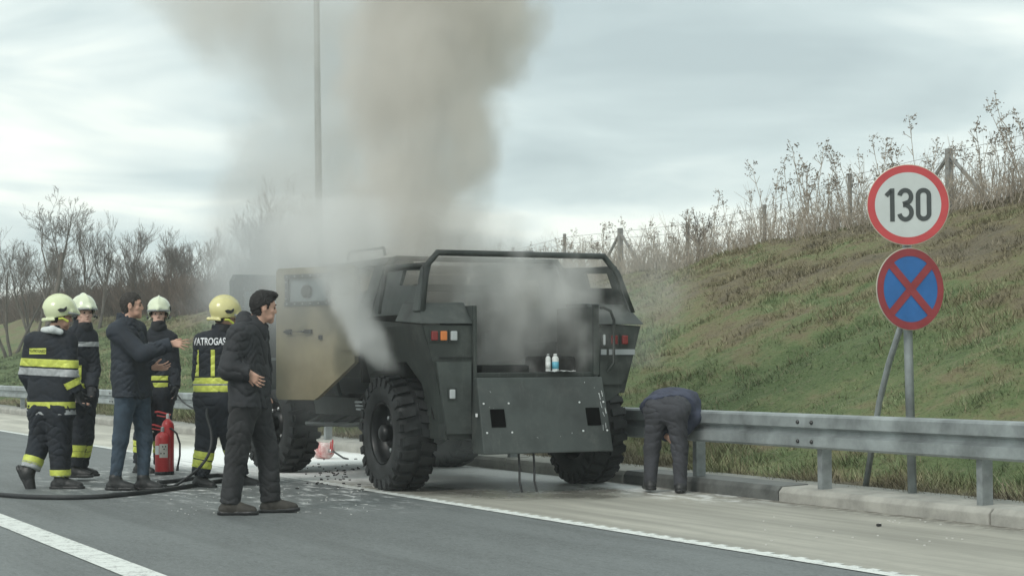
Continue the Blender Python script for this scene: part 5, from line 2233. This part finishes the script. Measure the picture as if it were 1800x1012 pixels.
put('neck_cover', [cone(at(77, 580, 18.12) - _b, at(92, 579, 17.98) - _b, .030, .036, 'collar', .02), cone(at(92, 579, 17.98) - _b, at(106, 583, 18.0) - _b, .036, .030, 'collar', .02)], .008, M['white_cloth'], pC['root'], .005, 3)
for py, mt, w in ((634, 'tape_yellow', .075), (650, 'tape_grey', .070)):
    loop_band(pC, 'J', ['torso', 'armN', 'armF'], (0, 0, at(900, py, 18.15).z), (0.05, 0, 1), w, mt)
for py, mt, w in ((707, 'tape_yellow', .060), (720, 'tape_grey', .045)):
    loop_band(pC, 'J', ['torso'], (0, 0, at(900, py, 18.15).z), (0, 0, 1), w, mt)
arm_band(pC, 'N', .42, .065, 'tape_yellow')
for s_, t in (('N', .80), ('F', .66)):
    leg_band(pC, s_, t, .075, 'tape_yellow')
    leg_band(pC, s_, t + .17, .065, 'tape_grey')
zc = at(900, 613, 18.15).z
xl, xr = (at(55, 600, 18.15).x - pC['base'][0]), (at(88, 600, 18.15).x - pC['base'][0])
patch('name_panel', pC['J'], M['tape_yellow'], pC['root'], [((0, 0, zc - .028), (0, 0, 1)), ((0, 0, zc + .028), (0, 0, -1)), ((xl, 0, 0), (1, 0, 0)), ((xr, 0, 0), (-1, 0, 0))], ['torso'], facing=(0, -1, 0))
text_on(pC, 'VATROGASCI', ((xl + xr) / 2, 0, zc), (0, -1, 0), (1, 0, 0), .042, 'black_plastic', squash=.66).name = 'panel_lettering'

# --- firefighter behind him
pD = person('firefighter with a white lime helmet standing behind the far left firefighter, face half turned', 19.4, (138, 838), dict(
    head=(148, 551, 0), neck=(143, 573, 0), shN=(124, 592, -.05), shF=(157, 592, .05), elN=(120, 650, -.06), wrN=(128, 690, -.18), elF=(164, 650, .02), wrF=(161, 684, -.16),
    hiN=(132, 690, -.06), hiF=(149, 690, .06), knN=(134, 770, -.08), knF=(148, 768, .03), anN=(130, 824, -.08), anF=(140, 822, .10)),
    ('ff_cloth', .016, at(900, 706, 19.4).z, .017), ('ff_cloth', .032, 0.0165), 'boot',
    dict(face=(.60, -.80, .02), body=(.80, -.55, 0), toeN=(1, -.2, 0), toeF=(1, -.1, 0), helmet='helmet_w', gloves=True, fat=.95, flat=.80, seed=41, hair='hair_brown', collar=.06, skin='skin_pale', trouser_end=-.03, scarf=(-.14, -.105, 'black_cloth')))
for py, mt, w in ((676, 'tape_yellow', .075),):
    loop_band(pD, 'J', ['torso'], (0, 0, at(900, py, 19.4).z), (0, 0, 1), w, mt)
zD = at(900, 601, 19.4).z
patch('chest_panel', pD['J'], M['tape_grey'], pD['root'], [((0, 0, zD - .025), (0, 0, 1)), ((0, 0, zD + .025), (0, 0, -1))], ['torso', 'armF'], facing=(.3, -1, 0))
xa = at(140, 650, 19.4).x - pD['base'][0]
patch('reflective_band', pD['J'], M['tape_yellow'], pD['root'], [((xa, 0, 0), (1, 0, 0)), ((xa + .05, 0, 0), (-1, 0, 0)), ((0, 0, at(900, 664, 19.4).z), (0, 0, 1)), ((0, 0, at(900, 638, 19.4).z), (0, 0, -1))], ['torso', 'armN'], facing=(0, -1, 0))
for s_, t in (('N', .30), ('F', .28)):
    leg_band(pD, s_, t, .06, 'tape_yellow')
    leg_band(pD, s_, t + .20, .06, 'tape_yellow')
# --- firefighter facing us, partly behind the gesturing man
pE = person('firefighter facing the camera with black mask over his mouth, beside the gesturing man', 20.7, (262, 829), dict(
    head=(279, 553, 0), neck=(278, 576, .02), shN=(299, 596, .02), shF=(262, 596, .02), elN=(306, 650, .02), wrN=(308, 682, -.10), elF=(254, 645, .02), wrF=(262, 690, -.10),
    hiN=(288, 690, 0), hiF=(266, 690, 0), knN=(284, 768, .12), knF=(250, 768, -.02), anN=(282, 820, .15), anF=(246, 818, .0)),
    ('ff_cloth', .014, at(900, 700, 20.7).z, .017), ('ff_cloth', .026, 0.0150), 'boot',
    dict(face=(.12, -.98, .02), body=(.15, -1, 0), toeN=(.5, -1, 0), toeF=(.9, -.5, 0), helmet='helmet_w', gloves=True, fat=.92, flat=.76, seed=51, hair='hair_brown', collar=.07, skin='skin_pale', mouth=False, trouser_end=-.03, scarf=(-.13, -.078, 'black_cloth')))
for py, mt, w in ((661, 'tape_yellow', .05), (673, 'tape_yellow', .05)):
    loop_band(pE, 'J', ['torso'], (0, 0, at(900, py, 20.7).z), (0, 0, 1), w, mt)
zE = at(900, 603, 20.7).z
patch('chest_panel', pE['J'], M['tape_grey'], pE['root'], [((0, 0, zE - .028), (0, 0, 1)), ((0, 0, zE + .028), (0, 0, -1))], ['torso', 'armF'], facing=(0, -1, 0))
for s_, t in (('N', .20), ('F', .20)):
    leg_band(pE, s_, t, .06, 'tape_yellow')
    leg_band(pE, s_, t + .22, .06, 'tape_yellow')
# --- firefighter with the lettering on his back
pF = person('firefighter with white lettering across his back, left of the man in black', 18.3, (385, 857), dict(
    head=(397, 558, 0), neck=(386, 585, 0), shN=(404, 602, -.04), shF=(357, 600, .02), elN=(410, 664, -.02), wrN=(402, 706, .12), elF=(352, 660, .06), wrF=(366, 704, .20),
    hiN=(388, 700, -.03), hiF=(366, 700, .03), knN=(408, 778, .10), knF=(362, 778, -.02), anN=(424, 840, .16), anF=(351, 841, -.02)),
    ('ff_cloth', .020, at(900, 706, 18.3).z, .019), ('ff_cloth', .034, 0.0180), 'boot',
    dict(face=(.90, .36, -.28), headup=(.18, .05, 1), body=(.20, .98, 0), toeN=(.9, .2, 0), toeF=(.75, -.5, 0), helmet='helmet_y', gloves=True, fat=.98, flat=.76, seed=61, hair='hair_brown', collar=.05, trouser_end=-.03, scarf=(-.095, -.07, 'black_cloth')))
for py, mt, w in ((666, 'tape_yellow', .060), (680, 'tape_yellow', .060)):
    loop_band(pF, 'J', ['torso'], (0, 0, at(900, py, 18.3).z), (0, 0, 1), w, mt)
loop_band(pF, 'J', ['torso'], (0, 0, at(900, 673, 18.3).z), (0, 0, 1), .014, 'tape_grey')
for px in (378, 348):
    xa = at(px, 640, 18.3).x - pF['base'][0]
    patch('reflective_strap', pF['J'], M['tape_yellow'], pF['root'], [((xa - .020, 0, 0), (1, 0, 0)), ((xa + .020, 0, 0), (-1, 0, 0)), ((0, 0, at(900, 658, 18.3).z), (0, 0, 1)), ((0, 0, at(900, 612, 18.3).z), (0, 0, -1))], ['torso'], facing=(0, -1, 0))
for s_, t in (('N', .22), ('F', .34)):
    leg_band(pF, s_, t, .075, 'tape_yellow')
    leg_band(pF, s_, t + .24, .075, 'tape_yellow')
text_on(pF, 'VATROGASCI', (at(376, 598, 18.3).x - pF['base'][0], 0, at(900, 598, 18.3).z), (0, -1, 0), (1, 0, 0.0), .098, 'tape_white', squash=.66)
# --- man bending down beside the guard rail
pG = person('man in a slate blue shirt and dark trousers bending down beside the guard rail', 17.12, (1169, 866), dict(
    head=(1188, 742, .34), neck=(1188, 718, .27), shN=(1214, 704, .17), shF=(1160, 706, .24), elN=(1219, 733, .10), wrN=(1198, 762, .10), elF=(1158, 752, .26), wrF=(1172, 766, .12),
    hiN=(1189, 718, -.04), hiF=(1156, 718, .04), knN=(1195, 788, -.02), knF=(1146, 788, .08), anN=(1196, 848, -.06), anF=(1143, 844, .06)),
    ('blue_shirt', .016, 0, .018), ('grey_trouser', .008, 0.0150), 'boot',
    dict(face=(0, .35, -.93), headup=(0, .93, .35), body=(.05, .75, -.66), toeN=(.15, 1, 0), toeF=(-.1, 1, 0), hair='hair_brown', fat=1.0, flat=.85, seed=71, collar=.02, shaft=.05,
         hem=(at(1172, 692, 17.06) - Vector((at(1169, 860, 17.12).x, 17.12, 0)), (0, -.8, -.6)), trouser_end=.03, cuffr=.050))

# ------------------------------------------------------------------ extinguishers, hoses, bottles, debris
def extinguisher(loc, H, r, label, rz=0.0, cap_mt=None, body_mt='ext_red', hose=True, lab=True):
    t = empty('fire_extinguisher', loc, rz)
    tag(t, label, 'fire extinguisher', 'fire extinguishers at the scene')
    m_ = MB()
    m_.lathe([(r * .90, 0), (r, .015), (r, H * .84), (r * .93, H * .90), (r * .70, H * .955), (r * .36, H * .985), (r * .30, H)], (0, 0, 0), 'z', 32)
    b = m_.build('cylinder', M[body_mt], t, smooth=True)
    m_ = MB()
    m_.lathe([(r * 1.02, -.004), (r * 1.03, .03), (r * .99, .034)], (0, 0, 0), 'z', 32)
    m_.build('foot_ring', M['black_plastic'] if body_mt == 'ext_red' else M[body_mt], t, smooth=True)
    m_ = MB()
    m_.lathe([(r * .28, 0), (r * .26, .05), (r * .18, .06)], (0, 0, H - .005), 'z', 14)
    m_.build('valve', M['steel'] if cap_mt is None else M[cap_mt], t)
    m_ = MB()
    m_.tube([(.03, 0, H + .04), (-.03, 0, H + .055), (-.10, 0, H + .075), (-.14, 0, H + .07)], .010, 8)
    m_.tube([(.02, 0, H + .02), (-.04, 0, H + .02), (-.12, 0, H + .035)], .008, 8)
    m_.build('handle', M['ext_red'], t)
    if hose:
        m_ = MB()
        m_.tube([(.03, 0, H + .03), (.09, 0, H + .035), (.15, 0, H - .02), (.185, 0, H - .13), (.185, 0, H - .26), (.165, -.01, H - .37)], .0105, 10)
        m_.tube([(.165, -.01, H - .37), (.160, -.01, H - .42)], [.013, .016], 10)
        m_.build('discharge_hose', M['hose'], t, smooth=True)
    if lab:
        for (z0, z1, a0, a1, mt, off) in ((H * .40, H * .72, -105, -40, 'label_paper', .0015), (H * .47, H * .68, -150, -108, 'bottle_white', .0022)):
            vs, fs = [], []
            n = 10
            for i in range(n + 1):
                a = R(a0 + (a1 - a0) * i / n)
                for z in (z0, z1):
                    vs.append(((r + off) * math.cos(a), (r + off) * math.sin(a), z))
            for i in range(n):
                fs.append((2 * i, 2 * i + 2, 2 * i + 3, 2 * i + 1))
            link_mesh('label', vs, fs, M[mt], b, smooth=True)
        # pictograms printed on the label
        for k, (a, z) in enumerate(((-92, .50), (-70, .50), (-60, .66), (-80, .66), (-70, .60))):
            c_ = MB()
            aa = R(a)
            x, y = (r + .004) * math.cos(aa), (r + .004) * math.sin(aa)
            c_.box((x, y, H * z), (.014, .003, .014), Matrix.Rotation(aa + math.pi / 2, 3, 'Z'))
            c_.build('pictogram', M['black_plastic'], b)
    return t


e1 = gnd(286, 834)
extinguisher((e1.x, e1.y, .004), .46, .083, 'red fire extinguisher with paper label and curved black hose on the asphalt')
e2 = at(292, 720, 20.25)
t2 = extinguisher((e2.x, e2.y + .1, .004), .60, .068, 'red fire extinguisher with pale cap standing behind the labelled one', cap_mt='bottle_white', hose=False, lab=False)
e3 = gnd(574, 805)
t3 = extinguisher((e3.x + .04, e3.y, .105), .26, .10, 'red fire extinguisher lying on its side covered with white powder', body_mt='ext_dusty', hose=False, lab=False)
t3.rotation_euler = (R(90), 0, R(-38))
t3.rotation_euler = (Matrix.Rotation(R(-52), 4, 'Z') @ Matrix.Rotation(R(90), 4, 'Y')).to_euler()
t3.location = (e3.x - .10, e3.y - .02, .104)
m_ = MB()
m_.tube([(-.02, 0, .27), (.03, .05, .34), (.085, .10, .42), (.098, .12, .50)], .012, 8)
m_.build('discharge_hose', M['hose'], t3, smooth=True)
# end ring and hub seen on its base
m_ = MB()
m_.lathe([(.030, -.006), (.034, -.012), (.01, -.014)], (.03, -.02, 0), 'z', 12)
m_.lathe([(.022, -.006), (.024, -.012), (.01, -.014)], (-.04, .03, 0), 'z', 12)
tag(m_.build('base_marks', M['ext_red'], t3), kind='stuff')


def smooth_path(P, n=8):
    P = [Vector(p) for p in P]
    out = []
    for i in range(len(P) - 1):
        p0, p1, p2, p3 = P[max(0, i - 1)], P[i], P[i + 1], P[min(len(P) - 1, i + 2)]
        for k in range(n):
            t = k / n
            out.append(.5 * ((2 * p1) + (p2 - p0) * t + (2 * p0 - 5 * p1 + 4 * p2 - p3) * t * t + (3 * p1 - p0 - 3 * p2 + p3) * t ** 3))
    out.append(P[-1])
    return out


def hose(pts, r, label):
    m_ = MB()
    m_.tube(smooth_path(pts), r, 10)
    o = m_.build('fire_hose', M['hose'], None, smooth=True)
    tag(o, label, 'hose')
    return o


hz = .022
hose([gnd(x, y) + Vector((0, 0, hz)) for x, y in ((-60, 868), (0, 873), (60, 877), (120, 878), (180, 876), (240, 870), (290, 864), (330, 858), (370, 851), (398, 846), (402, 841), (385, 838), (350, 842), (310, 848), (278, 851))], .021, 'thick black fire hose lying in a long loop across the asphalt')
b0 = Vector((pF['base'][0], pF['base'][1], 0))
hand = Vector(pF['W']['wrN']) + b0
hF = at(366, 706, 18.5)
hose([at(366, 708, 18.40), at(364, 730, 18.05), at(372, 765, 17.95), at(368, 795, 17.9), at(350, 822, 17.85), gnd(326, 850) + Vector((0, 0, .05)), gnd(305, 857) + Vector((0, 0, .018)), gnd(288, 858) + Vector((0, 0, .018))], .014, 'thin black hose hanging from the lettered firefighter to the asphalt')
m_ = MB()
nz = gnd(288, 858)
m_.tube([nz + Vector((.03, 0, .020)), nz + Vector((-.03, 0, .022)), nz + Vector((-.09, .0, .024))], [.020, .026, .018], 12)
o = m_.build('hose_nozzle', M['black_plastic'], None, smooth=True)
tag(o, 'black hose nozzle lying on the asphalt by the boots of the gesturing man', 'nozzle')
hose([at(312, 694, 20.4), at(322, 706, 20.0), at(335, 715, 19.3), at(349, 719, 18.7), at(358, 712, 18.45)], .009, 'thin cable sagging between the masked firefighter and the lettered firefighter')

# spray bottles on the ramp edge
def on_veh(x, y, z):
    return VO + rd(x, y, 0) + Vector((0, 0, z))


def bottle(x, y, r, H, m1, m2, label):
    t = empty('spray_bottle', on_veh(x, y, 1.105), 0)
    tag(t, label, 'bottle', 'bottles standing on the ramp edge')
    m_ = MB()
    m_.lathe([(r * .92, 0), (r, .006), (r, H * .74), (r * .8, H * .82), (r * .45, H * .88)], (0, 0, 0), 'z', 20)
    m_.build('bottle_body', M[m1], t, smooth=True)
    m_ = MB()
    m_.lathe([(r * .5, H * .88), (r * .55, H * .99), (r * .3, H)], (0, 0, 0), 'z', 16)
    m_.build('cap', M[m2], t, smooth=True)
    m_ = MB()
    m_.lathe([(r * 1.015, H * .15), (r * 1.015, H * .55)], (0, 0, 0), 'z', 20)
    m_.build('label', M['bottle_blue'] if m2 == 'bottle_white' and m1 == 'bottle_white' and r > .03 else M[m1], t, smooth=True)


bottle(.150, -.875, .024, .165, 'bottle_white', 'helmet_trim', 'slim clear white spray bottle on the ramp edge, left of the pair')
bottle(.225, -.875, .032, .165, 'bottle_white', 'bottle_white', 'white bottle with blue label on the ramp edge, right of the pair')
m_ = MB()
rs = random.Random(9)
vs, fs = [], []
for i in range(9):
    for j in range(4):
        vs.append(on_veh(.14 + .032 * i, -.965 + .018 * j, 1.103 + rs.uniform(0, .016)))
for i in range(8):
    for j in range(3):
        fs.append((i * 4 + j, i * 4 + j + 1, i * 4 + j + 5, i * 4 + j + 4))
m_.add(vs, fs)
tag(m_.build('crumpled_rag', M['bottle_white'], None, fix=False), 'pale crumpled rag at the foot of the two bottles on the ramp', 'rag')

# burnt flakes and powder lumps on the ground
m_ = MB()
rs = random.Random(4)
for _ in range(70):
    px, py = rs.gauss(585, 38), rs.gauss(832, 9)
    if rs.random() < .25:
        px, py = rs.uniform(520, 640), rs.uniform(806, 862)
    p = gnd(px, py)
    r = rs.uniform(.004, .018) * (1.6 if rs.random() < .12 else 1)
    a = rs.uniform(0, 3.14)
    m_.box(p + Vector((0, 0, .008)), (r * 2, r * 1.1, .010), Matrix.Rotation(a, 3, 'Z'))
tag(m_.build('burnt_flakes', M['debris'], None), 'black burnt flakes scattered on the powder between the left wheels', 'debris', kind='stuff')
m_ = MB()
for _ in range(90):
    px, py = rs.uniform(300, 660), rs.uniform(846, 905)
    p = gnd(px, py)
    r = rs.uniform(.002, .006)
    m_.box(p + Vector((0, 0, .003)), (r * 3, r * 1.4, .005), Matrix.Rotation(rs.uniform(0, 3.1), 3, 'Z'))
for _ in range(26):
    p = gnd(rs.uniform(1340, 1700), rs.uniform(905, 960))
    m_.box(p + Vector((0, 0, .003)), (.012, .008, .006))
tag(m_.build('powder_specks', M['litter'], None), 'small white specks of powder on the asphalt', 'debris', kind='stuff')
for (px, py, lab) in ((1545, 925, 'left'),):
    p = gnd(px, py)
    m_ = MB()
    m_.box(p + Vector((0, 0, .012)), (.035, .02, .018), Matrix.Rotation(.5, 3, 'Z'))
    tag(m_.build('small_stone', M['debris'], None, bevel=.004), 'small dark stone lying on the pale shoulder near the kerb', 'stone')

# ------------------------------------------------------------------ smoke (density grids evaluated by geometry nodes)
def smoke(name, lo, hi, res, axis, label, col, seed, amp=1.0, nscale=1.0, gain=1.0, aniso=.0, edge=.62):
    """axis: list of (z, x, y, rx, ry, density); everything in metres"""
    me = bpy.data.meshes.new(name)
    me.from_pydata([lo, hi], [], [])
    o = bpy.data.objects.new(name, me)
    COL.objects.link(o)
    tag(o, label, 'smoke', kind='stuff')
    ng = bpy.data.node_groups.new(name + '_grid', 'GeometryNodeTree')
    ng.interface.new_socket('Geometry', in_out='INPUT', socket_type='NodeSocketGeometry')
    ng.interface.new_socket('Geometry', in_out='OUTPUT', socket_type='NodeSocketGeometry')
    g = NG(ng)
    g_out = g.n.new('NodeGroupOutput')
    vc = g.n.new('GeometryNodeVolumeCube')
    vc.inputs['Min'].default_value = lo
    vc.inputs['Max'].default_value = hi
    for i, a in enumerate(('X', 'Y', 'Z')):
        vc.inputs['Resolution ' + a].default_value = res[i]

    def m(op, a, b=None, c=None, clamp=False):
        nd = g.n.new('ShaderNodeMath')
        nd.operation = op
        nd.use_clamp = clamp
        for i, v in enumerate((a, b, c)):
            if v is not None:
                g.put(nd.inputs[i], v)
        return nd.outputs[0]
    pos = g.n.new('GeometryNodeInputPosition').outputs[0]
    sp = g.n.new('ShaderNodeSeparateXYZ')
    g.l.new(pos, sp.inputs[0])
    z0, z1 = axis[0][0], axis[-1][0]
    zt = m('DIVIDE', m('SUBTRACT', sp.outputs[2], z0), z1 - z0, clamp=True)

    def curve(k):
        vals = [a[k] for a in axis]
        mn, mx = min(vals), max(vals)
        if mx - mn < 1e-6:
            return mn
        fc = g.n.new('ShaderNodeFloatCurve')
        cv = fc.mapping.curves[0]
        pts = [((a[0] - z0) / (z1 - z0), (a[k] - mn) / (mx - mn)) for a in axis]
        cv.points[0].location = pts[0]
        cv.points[1].location = pts[-1]
        for p in pts[1:-1]:
            cv.points.new(*p)
        fc.mapping.update()
        g.l.new(zt, fc.inputs['Value'])
        return m('ADD', m('MULTIPLY', fc.outputs[0], mx - mn), mn)

    def noise(scale, detail, rough, off, zs=.75):
        mp = g.n.new('ShaderNodeVectorMath')
        mp.operation = 'MULTIPLY_ADD'
        mp.inputs[1].default_value = (1, 1, zs)
        mp.inputs[2].default_value = off
        g.l.new(pos, mp.inputs[0])
        nd = g.n.new('ShaderNodeTexNoise')
        nd.inputs['Scale'].default_value = scale
        nd.inputs['Detail'].default_value = detail
        nd.inputs['Roughness'].default_value = rough
        nd.inputs['Distortion'].default_value = .4
        g.l.new(mp.outputs[0], nd.inputs['Vector'])
        return nd
    cxv, cyv, rxv, ryv, dv = (curve(k) for k in (1, 2, 3, 4, 5))
    wp = noise(.55 * nscale, 2, .5, (seed, 3.1, 1.7))
    ws = g.n.new('ShaderNodeSeparateXYZ')
    g.l.new(wp.outputs['Color'], ws.inputs[0])
    dx = m('DIVIDE', m('ADD', m('SUBTRACT', sp.outputs[0], cxv), m('MULTIPLY', m('SUBTRACT', ws.outputs[0], .5), .9 * amp)), rxv)
    dy = m('DIVIDE', m('ADD', m('SUBTRACT', sp.outputs[1], cyv), m('MULTIPLY', m('SUBTRACT', ws.outputs[1], .5), .9 * amp)), ryv)
    d = m('SQRT', m('ADD', m('MULTIPLY', dx, dx), m('MULTIPLY', dy, dy)))
    n1 = noise(1.5 * nscale, 5, .62, (1.3 * seed, seed, 2.0)).outputs[0]
    n2 = noise(4.2 * nscale, 3, .6, (seed, 7.0, 2.0 * seed)).outputs[0]
    shape = m('ADD', m('SUBTRACT', 1.0, d), m('MULTIPLY', m('SUBTRACT', n1, .5), 1.7 * amp))
    shape = m('ADD', shape, m('MULTIPLY', m('SUBTRACT', n2, .5), .35 * amp))
    mr = g.n.new('ShaderNodeMapRange')
    mr.interpolation_type = 'SMOOTHSTEP'
    g.put(mr.inputs['Value'], shape)
    mr.inputs['From Min'].default_value = .04
    mr.inputs['From Max'].default_value = edge
    body = mr.outputs[0]
    ez = m('MULTIPLY', m('MULTIPLY', zt, m('SUBTRACT', 1.0, zt)), 26.0, clamp=True)
    dens = m('MULTIPLY', m('MULTIPLY', m('MULTIPLY', body, dv), m('ADD', .35, m('MULTIPLY', n1, 1.2))), ez)
    dens = m('MULTIPLY', dens, gain)
    g.l.new(dens, vc.inputs['Density'])
    sm = g.n.new('GeometryNodeSetMaterial')
    mt = bpy.data.materials.new(name + '_material')
    mt.use_nodes = True
    nn, ll = mt.node_tree.nodes, mt.node_tree.links
    nn.clear()
    mo = nn.new('ShaderNodeOutputMaterial')
    pv = nn.new('ShaderNodeVolumePrincipled')
    pv.inputs['Color'].default_value = (*col, 1)
    pv.inputs['Density'].default_value = 1.0
    pv.inputs['Anisotropy'].default_value = aniso
    ll.new(pv.outputs[0], mo.inputs['Volume'])
    sm.inputs['Material'].default_value = mt
    g.l.new(vc.outputs[0], sm.inputs['Geometry'])
    g.l.new(sm.outputs[0], g_out.inputs[0])
    md = o.modifiers.new('density', 'NODES')
    md.node_group = ng
    me.materials.append(mt)
    return o


def ax(rows, Yd):
    """rows: (py, px, half width in px, depth radius, density) at depth Yd -> axis rows ordered upwards"""
    out = []
    for (py, px, hw, ry, dn) in rows:
        p = at(px, py, Yd)
        out.append((p.z, p.x, p.y, hw * Yd / F_PX, ry, dn))
    return sorted(out)


YS = 18.6
# main brown column
smoke('smoke', (-3.0, YS - 2.0, 1.2), (2.2, YS + 2.0, 6.4), (120, 90, 130), ax([
    (615, 760, 90, .8, .15), (560, 750, 110, .9, .30), (480, 720, 120, 1.0, .75), (400, 715, 130, 1.1, 1.0), (300, 735, 150, 1.2, 1.1), (200, 745, 158, 1.3, 1.1), (100, 772, 170, 1.4, 1.2), (20, 785, 190, 1.5, 1.3), (-120, 790, 205, 1.5, 1.2), (-220, 800, 220, 1.5, .6)], YS),
    'dense brown grey smoke column rising from the vehicle bed', (.905, .875, .825), 3.7, gain=1.5, amp=1.15, edge=.48)
# thinner column on the left, over the cab
smoke('smoke', (-5.0, YS - .6, 1.3), (.2, YS + 3.2, 6.4), (120, 90, 120), ax([
    (600, 560, 90, .9, .15), (540, 545, 130, 1.1, .45), (460, 530, 160, 1.3, .85), (400, 520, 165, 1.4, .85), (340, 525, 165, 1.4, 1.0), (250, 550, 165, 1.3, 1.0), (150, 560, 165, 1.3, .95), (60, 545, 190, 1.4, .95), (-20, 510, 220, 1.4, .7), (-130, 480, 240, 1.4, .7), (-220, 480, 240, 1.4, .4)], YS + 1.3),
    'thin grey smoke rising from the cab left of the dense column', (.90, .895, .87), 8.2, gain=.8, amp=1.0)
# drifting arm at the top left
smoke('smoke', (-5.0, YS - .8, 4.0), (-1.0, YS + 2.8, 6.4), (80, 60, 60), ax([
    (150, 420, 60, .9, .2), (90, 400, 110, 1.2, .5), (40, 385, 150, 1.3, .8), (-60, 360, 180, 1.3, .8), (-200, 340, 190, 1.3, .4)], YS + 1.0),
    'wisp of brown smoke drifting off at the top left', (.87, .84, .79), 12.4, gain=.8, amp=1.1)
# pale smoke inside the bed
smoke('smoke', (-1.7, 17.1, 1.02), (1.5, 19.8, 2.75), (90, 76, 64), ax([
    (668, 930, 130, .8, .6), (640, 930, 150, .9, .9), (600, 930, 155, 1.0, 1.0), (540, 920, 170, 1.1, 1.2), (490, 905, 170, 1.1, 1.1), (450, 880, 160, 1.1, .8), (405, 820, 150, 1.0, .45), (360, 780, 140, .9, .3)], 18.2),
    'pale grey smoke filling the open bed above the ramp', (.93, .935, .92), 5.5, gain=1.5, amp=1.7, nscale=2.1)
smoke('smoke', (-.9, 17.6, 1.02), (.9, 19.2, 2.6), (64, 60, 60), ax([
    (668, 890, 60, .4, .8), (620, 900, 70, .5, 1.6), (560, 905, 75, .5, 1.8), (500, 890, 75, .5, 1.3), (440, 840, 80, .5, .6), (400, 800, 80, .5, .3)], 18.3),
    'darker brown smoke at the heart of the open bed', (.60, .57, .53), 4.1, gain=1.2, amp=1.4, nscale=2.4)
# white puff curling from the left wheel arch up to the tan door
smoke('smoke', (-3.0, 16.3, .95), (-.7, 18.4, 2.9), (80, 76, 84), ax([
    (660, 690, 26, .18, .3), (630, 668, 46, .28, 2.2), (600, 648, 56, .34, 3.6), (560, 622, 60, .36, 3.6), (510, 602, 74, .42, 2.8), (460, 590, 110, .5, 1.6), (400, 585, 150, .6, 1.1), (340, 580, 150, .6, .5)], 17.2),
    'white smoke curling out of the left wheel arch past the tan door', (.955, .96, .95), 2.2, gain=1.25, amp=.62, nscale=2.4)
# thin veil in front of the cab, the tan door and the left flank
smoke('smoke', (-3.4, 16.0, .9), (-.6, 18.6, 3.2), (70, 70, 64), ax([
    (680, 600, 90, .7, .02), (620, 590, 120, .8, .10), (560, 570, 140, .9, .26), (500, 560, 150, .9, .42), (440, 560, 160, .9, .42), (380, 560, 160, .9, .3), (300, 560, 160, .9, .15)], 17.3),
    'thin pale veil of smoke hanging before the cab and the tan door', (.95, .96, .95), 14.2, gain=1.0, amp=1.0, nscale=1.4)
# faint veil right of the vehicle
smoke('smoke', (.4, 17.6, .9), (2.6, 20.0, 3.0), (60, 60, 60), ax([
    (650, 1120, 60, .5, .15), (600, 1130, 75, .6, .30), (540, 1140, 90, .7, .30), (480, 1130, 100, .8, .2), (420, 1110, 120, .8, .08)], 18.9),
    'faint veil of smoke drifting to the right of the vehicle', (.93, .94, .93), 6.6, gain=1.2, amp=1.0, nscale=1.6)
# thin smoke under the vehicle and around the front
smoke('smoke', (-4.2, 17.9, .02), (1.2, 21.6, 2.8), (90, 70, 50), ax([
    (815, 770, 190, 1.2, .16), (780, 740, 200, 1.3, .18), (700, 620, 200, 1.4, .12), (600, 500, 170, 1.4, .30), (520, 470, 180, 1.5, .60), (440, 480, 180, 1.5, .60), (380, 480, 170, 1.5, .4)], 19.5),
    'bluish haze of smoke around the cab and under the vehicle', (.90, .935, .95), 9.9, gain=1.1, amp=.8)

# ------------------------------------------------------------------ haze over the whole place
hb = MB()
hb.box((0, 130, 6.3), (1100, 800, 15.0))
hz_ = hb.build('haze', M['soil'], None)
hm = bpy.data.materials.new('haze_air')
hm.use_nodes = True
hn, hl = hm.node_tree.nodes, hm.node_tree.links
hn.clear()
ho = hn.new('ShaderNodeOutputMaterial')
hv = hn.new('ShaderNodeVolumePrincipled')
hv.inputs['Color'].default_value = (.93, .98, .98, 1)
hv.inputs['Density'].default_value = .0011
hl.new(hv.outputs[0], ho.inputs['Volume'])
hz_.data.materials.clear()
hz_.data.materials.append(hm)
tag(hz_, kind='stuff')
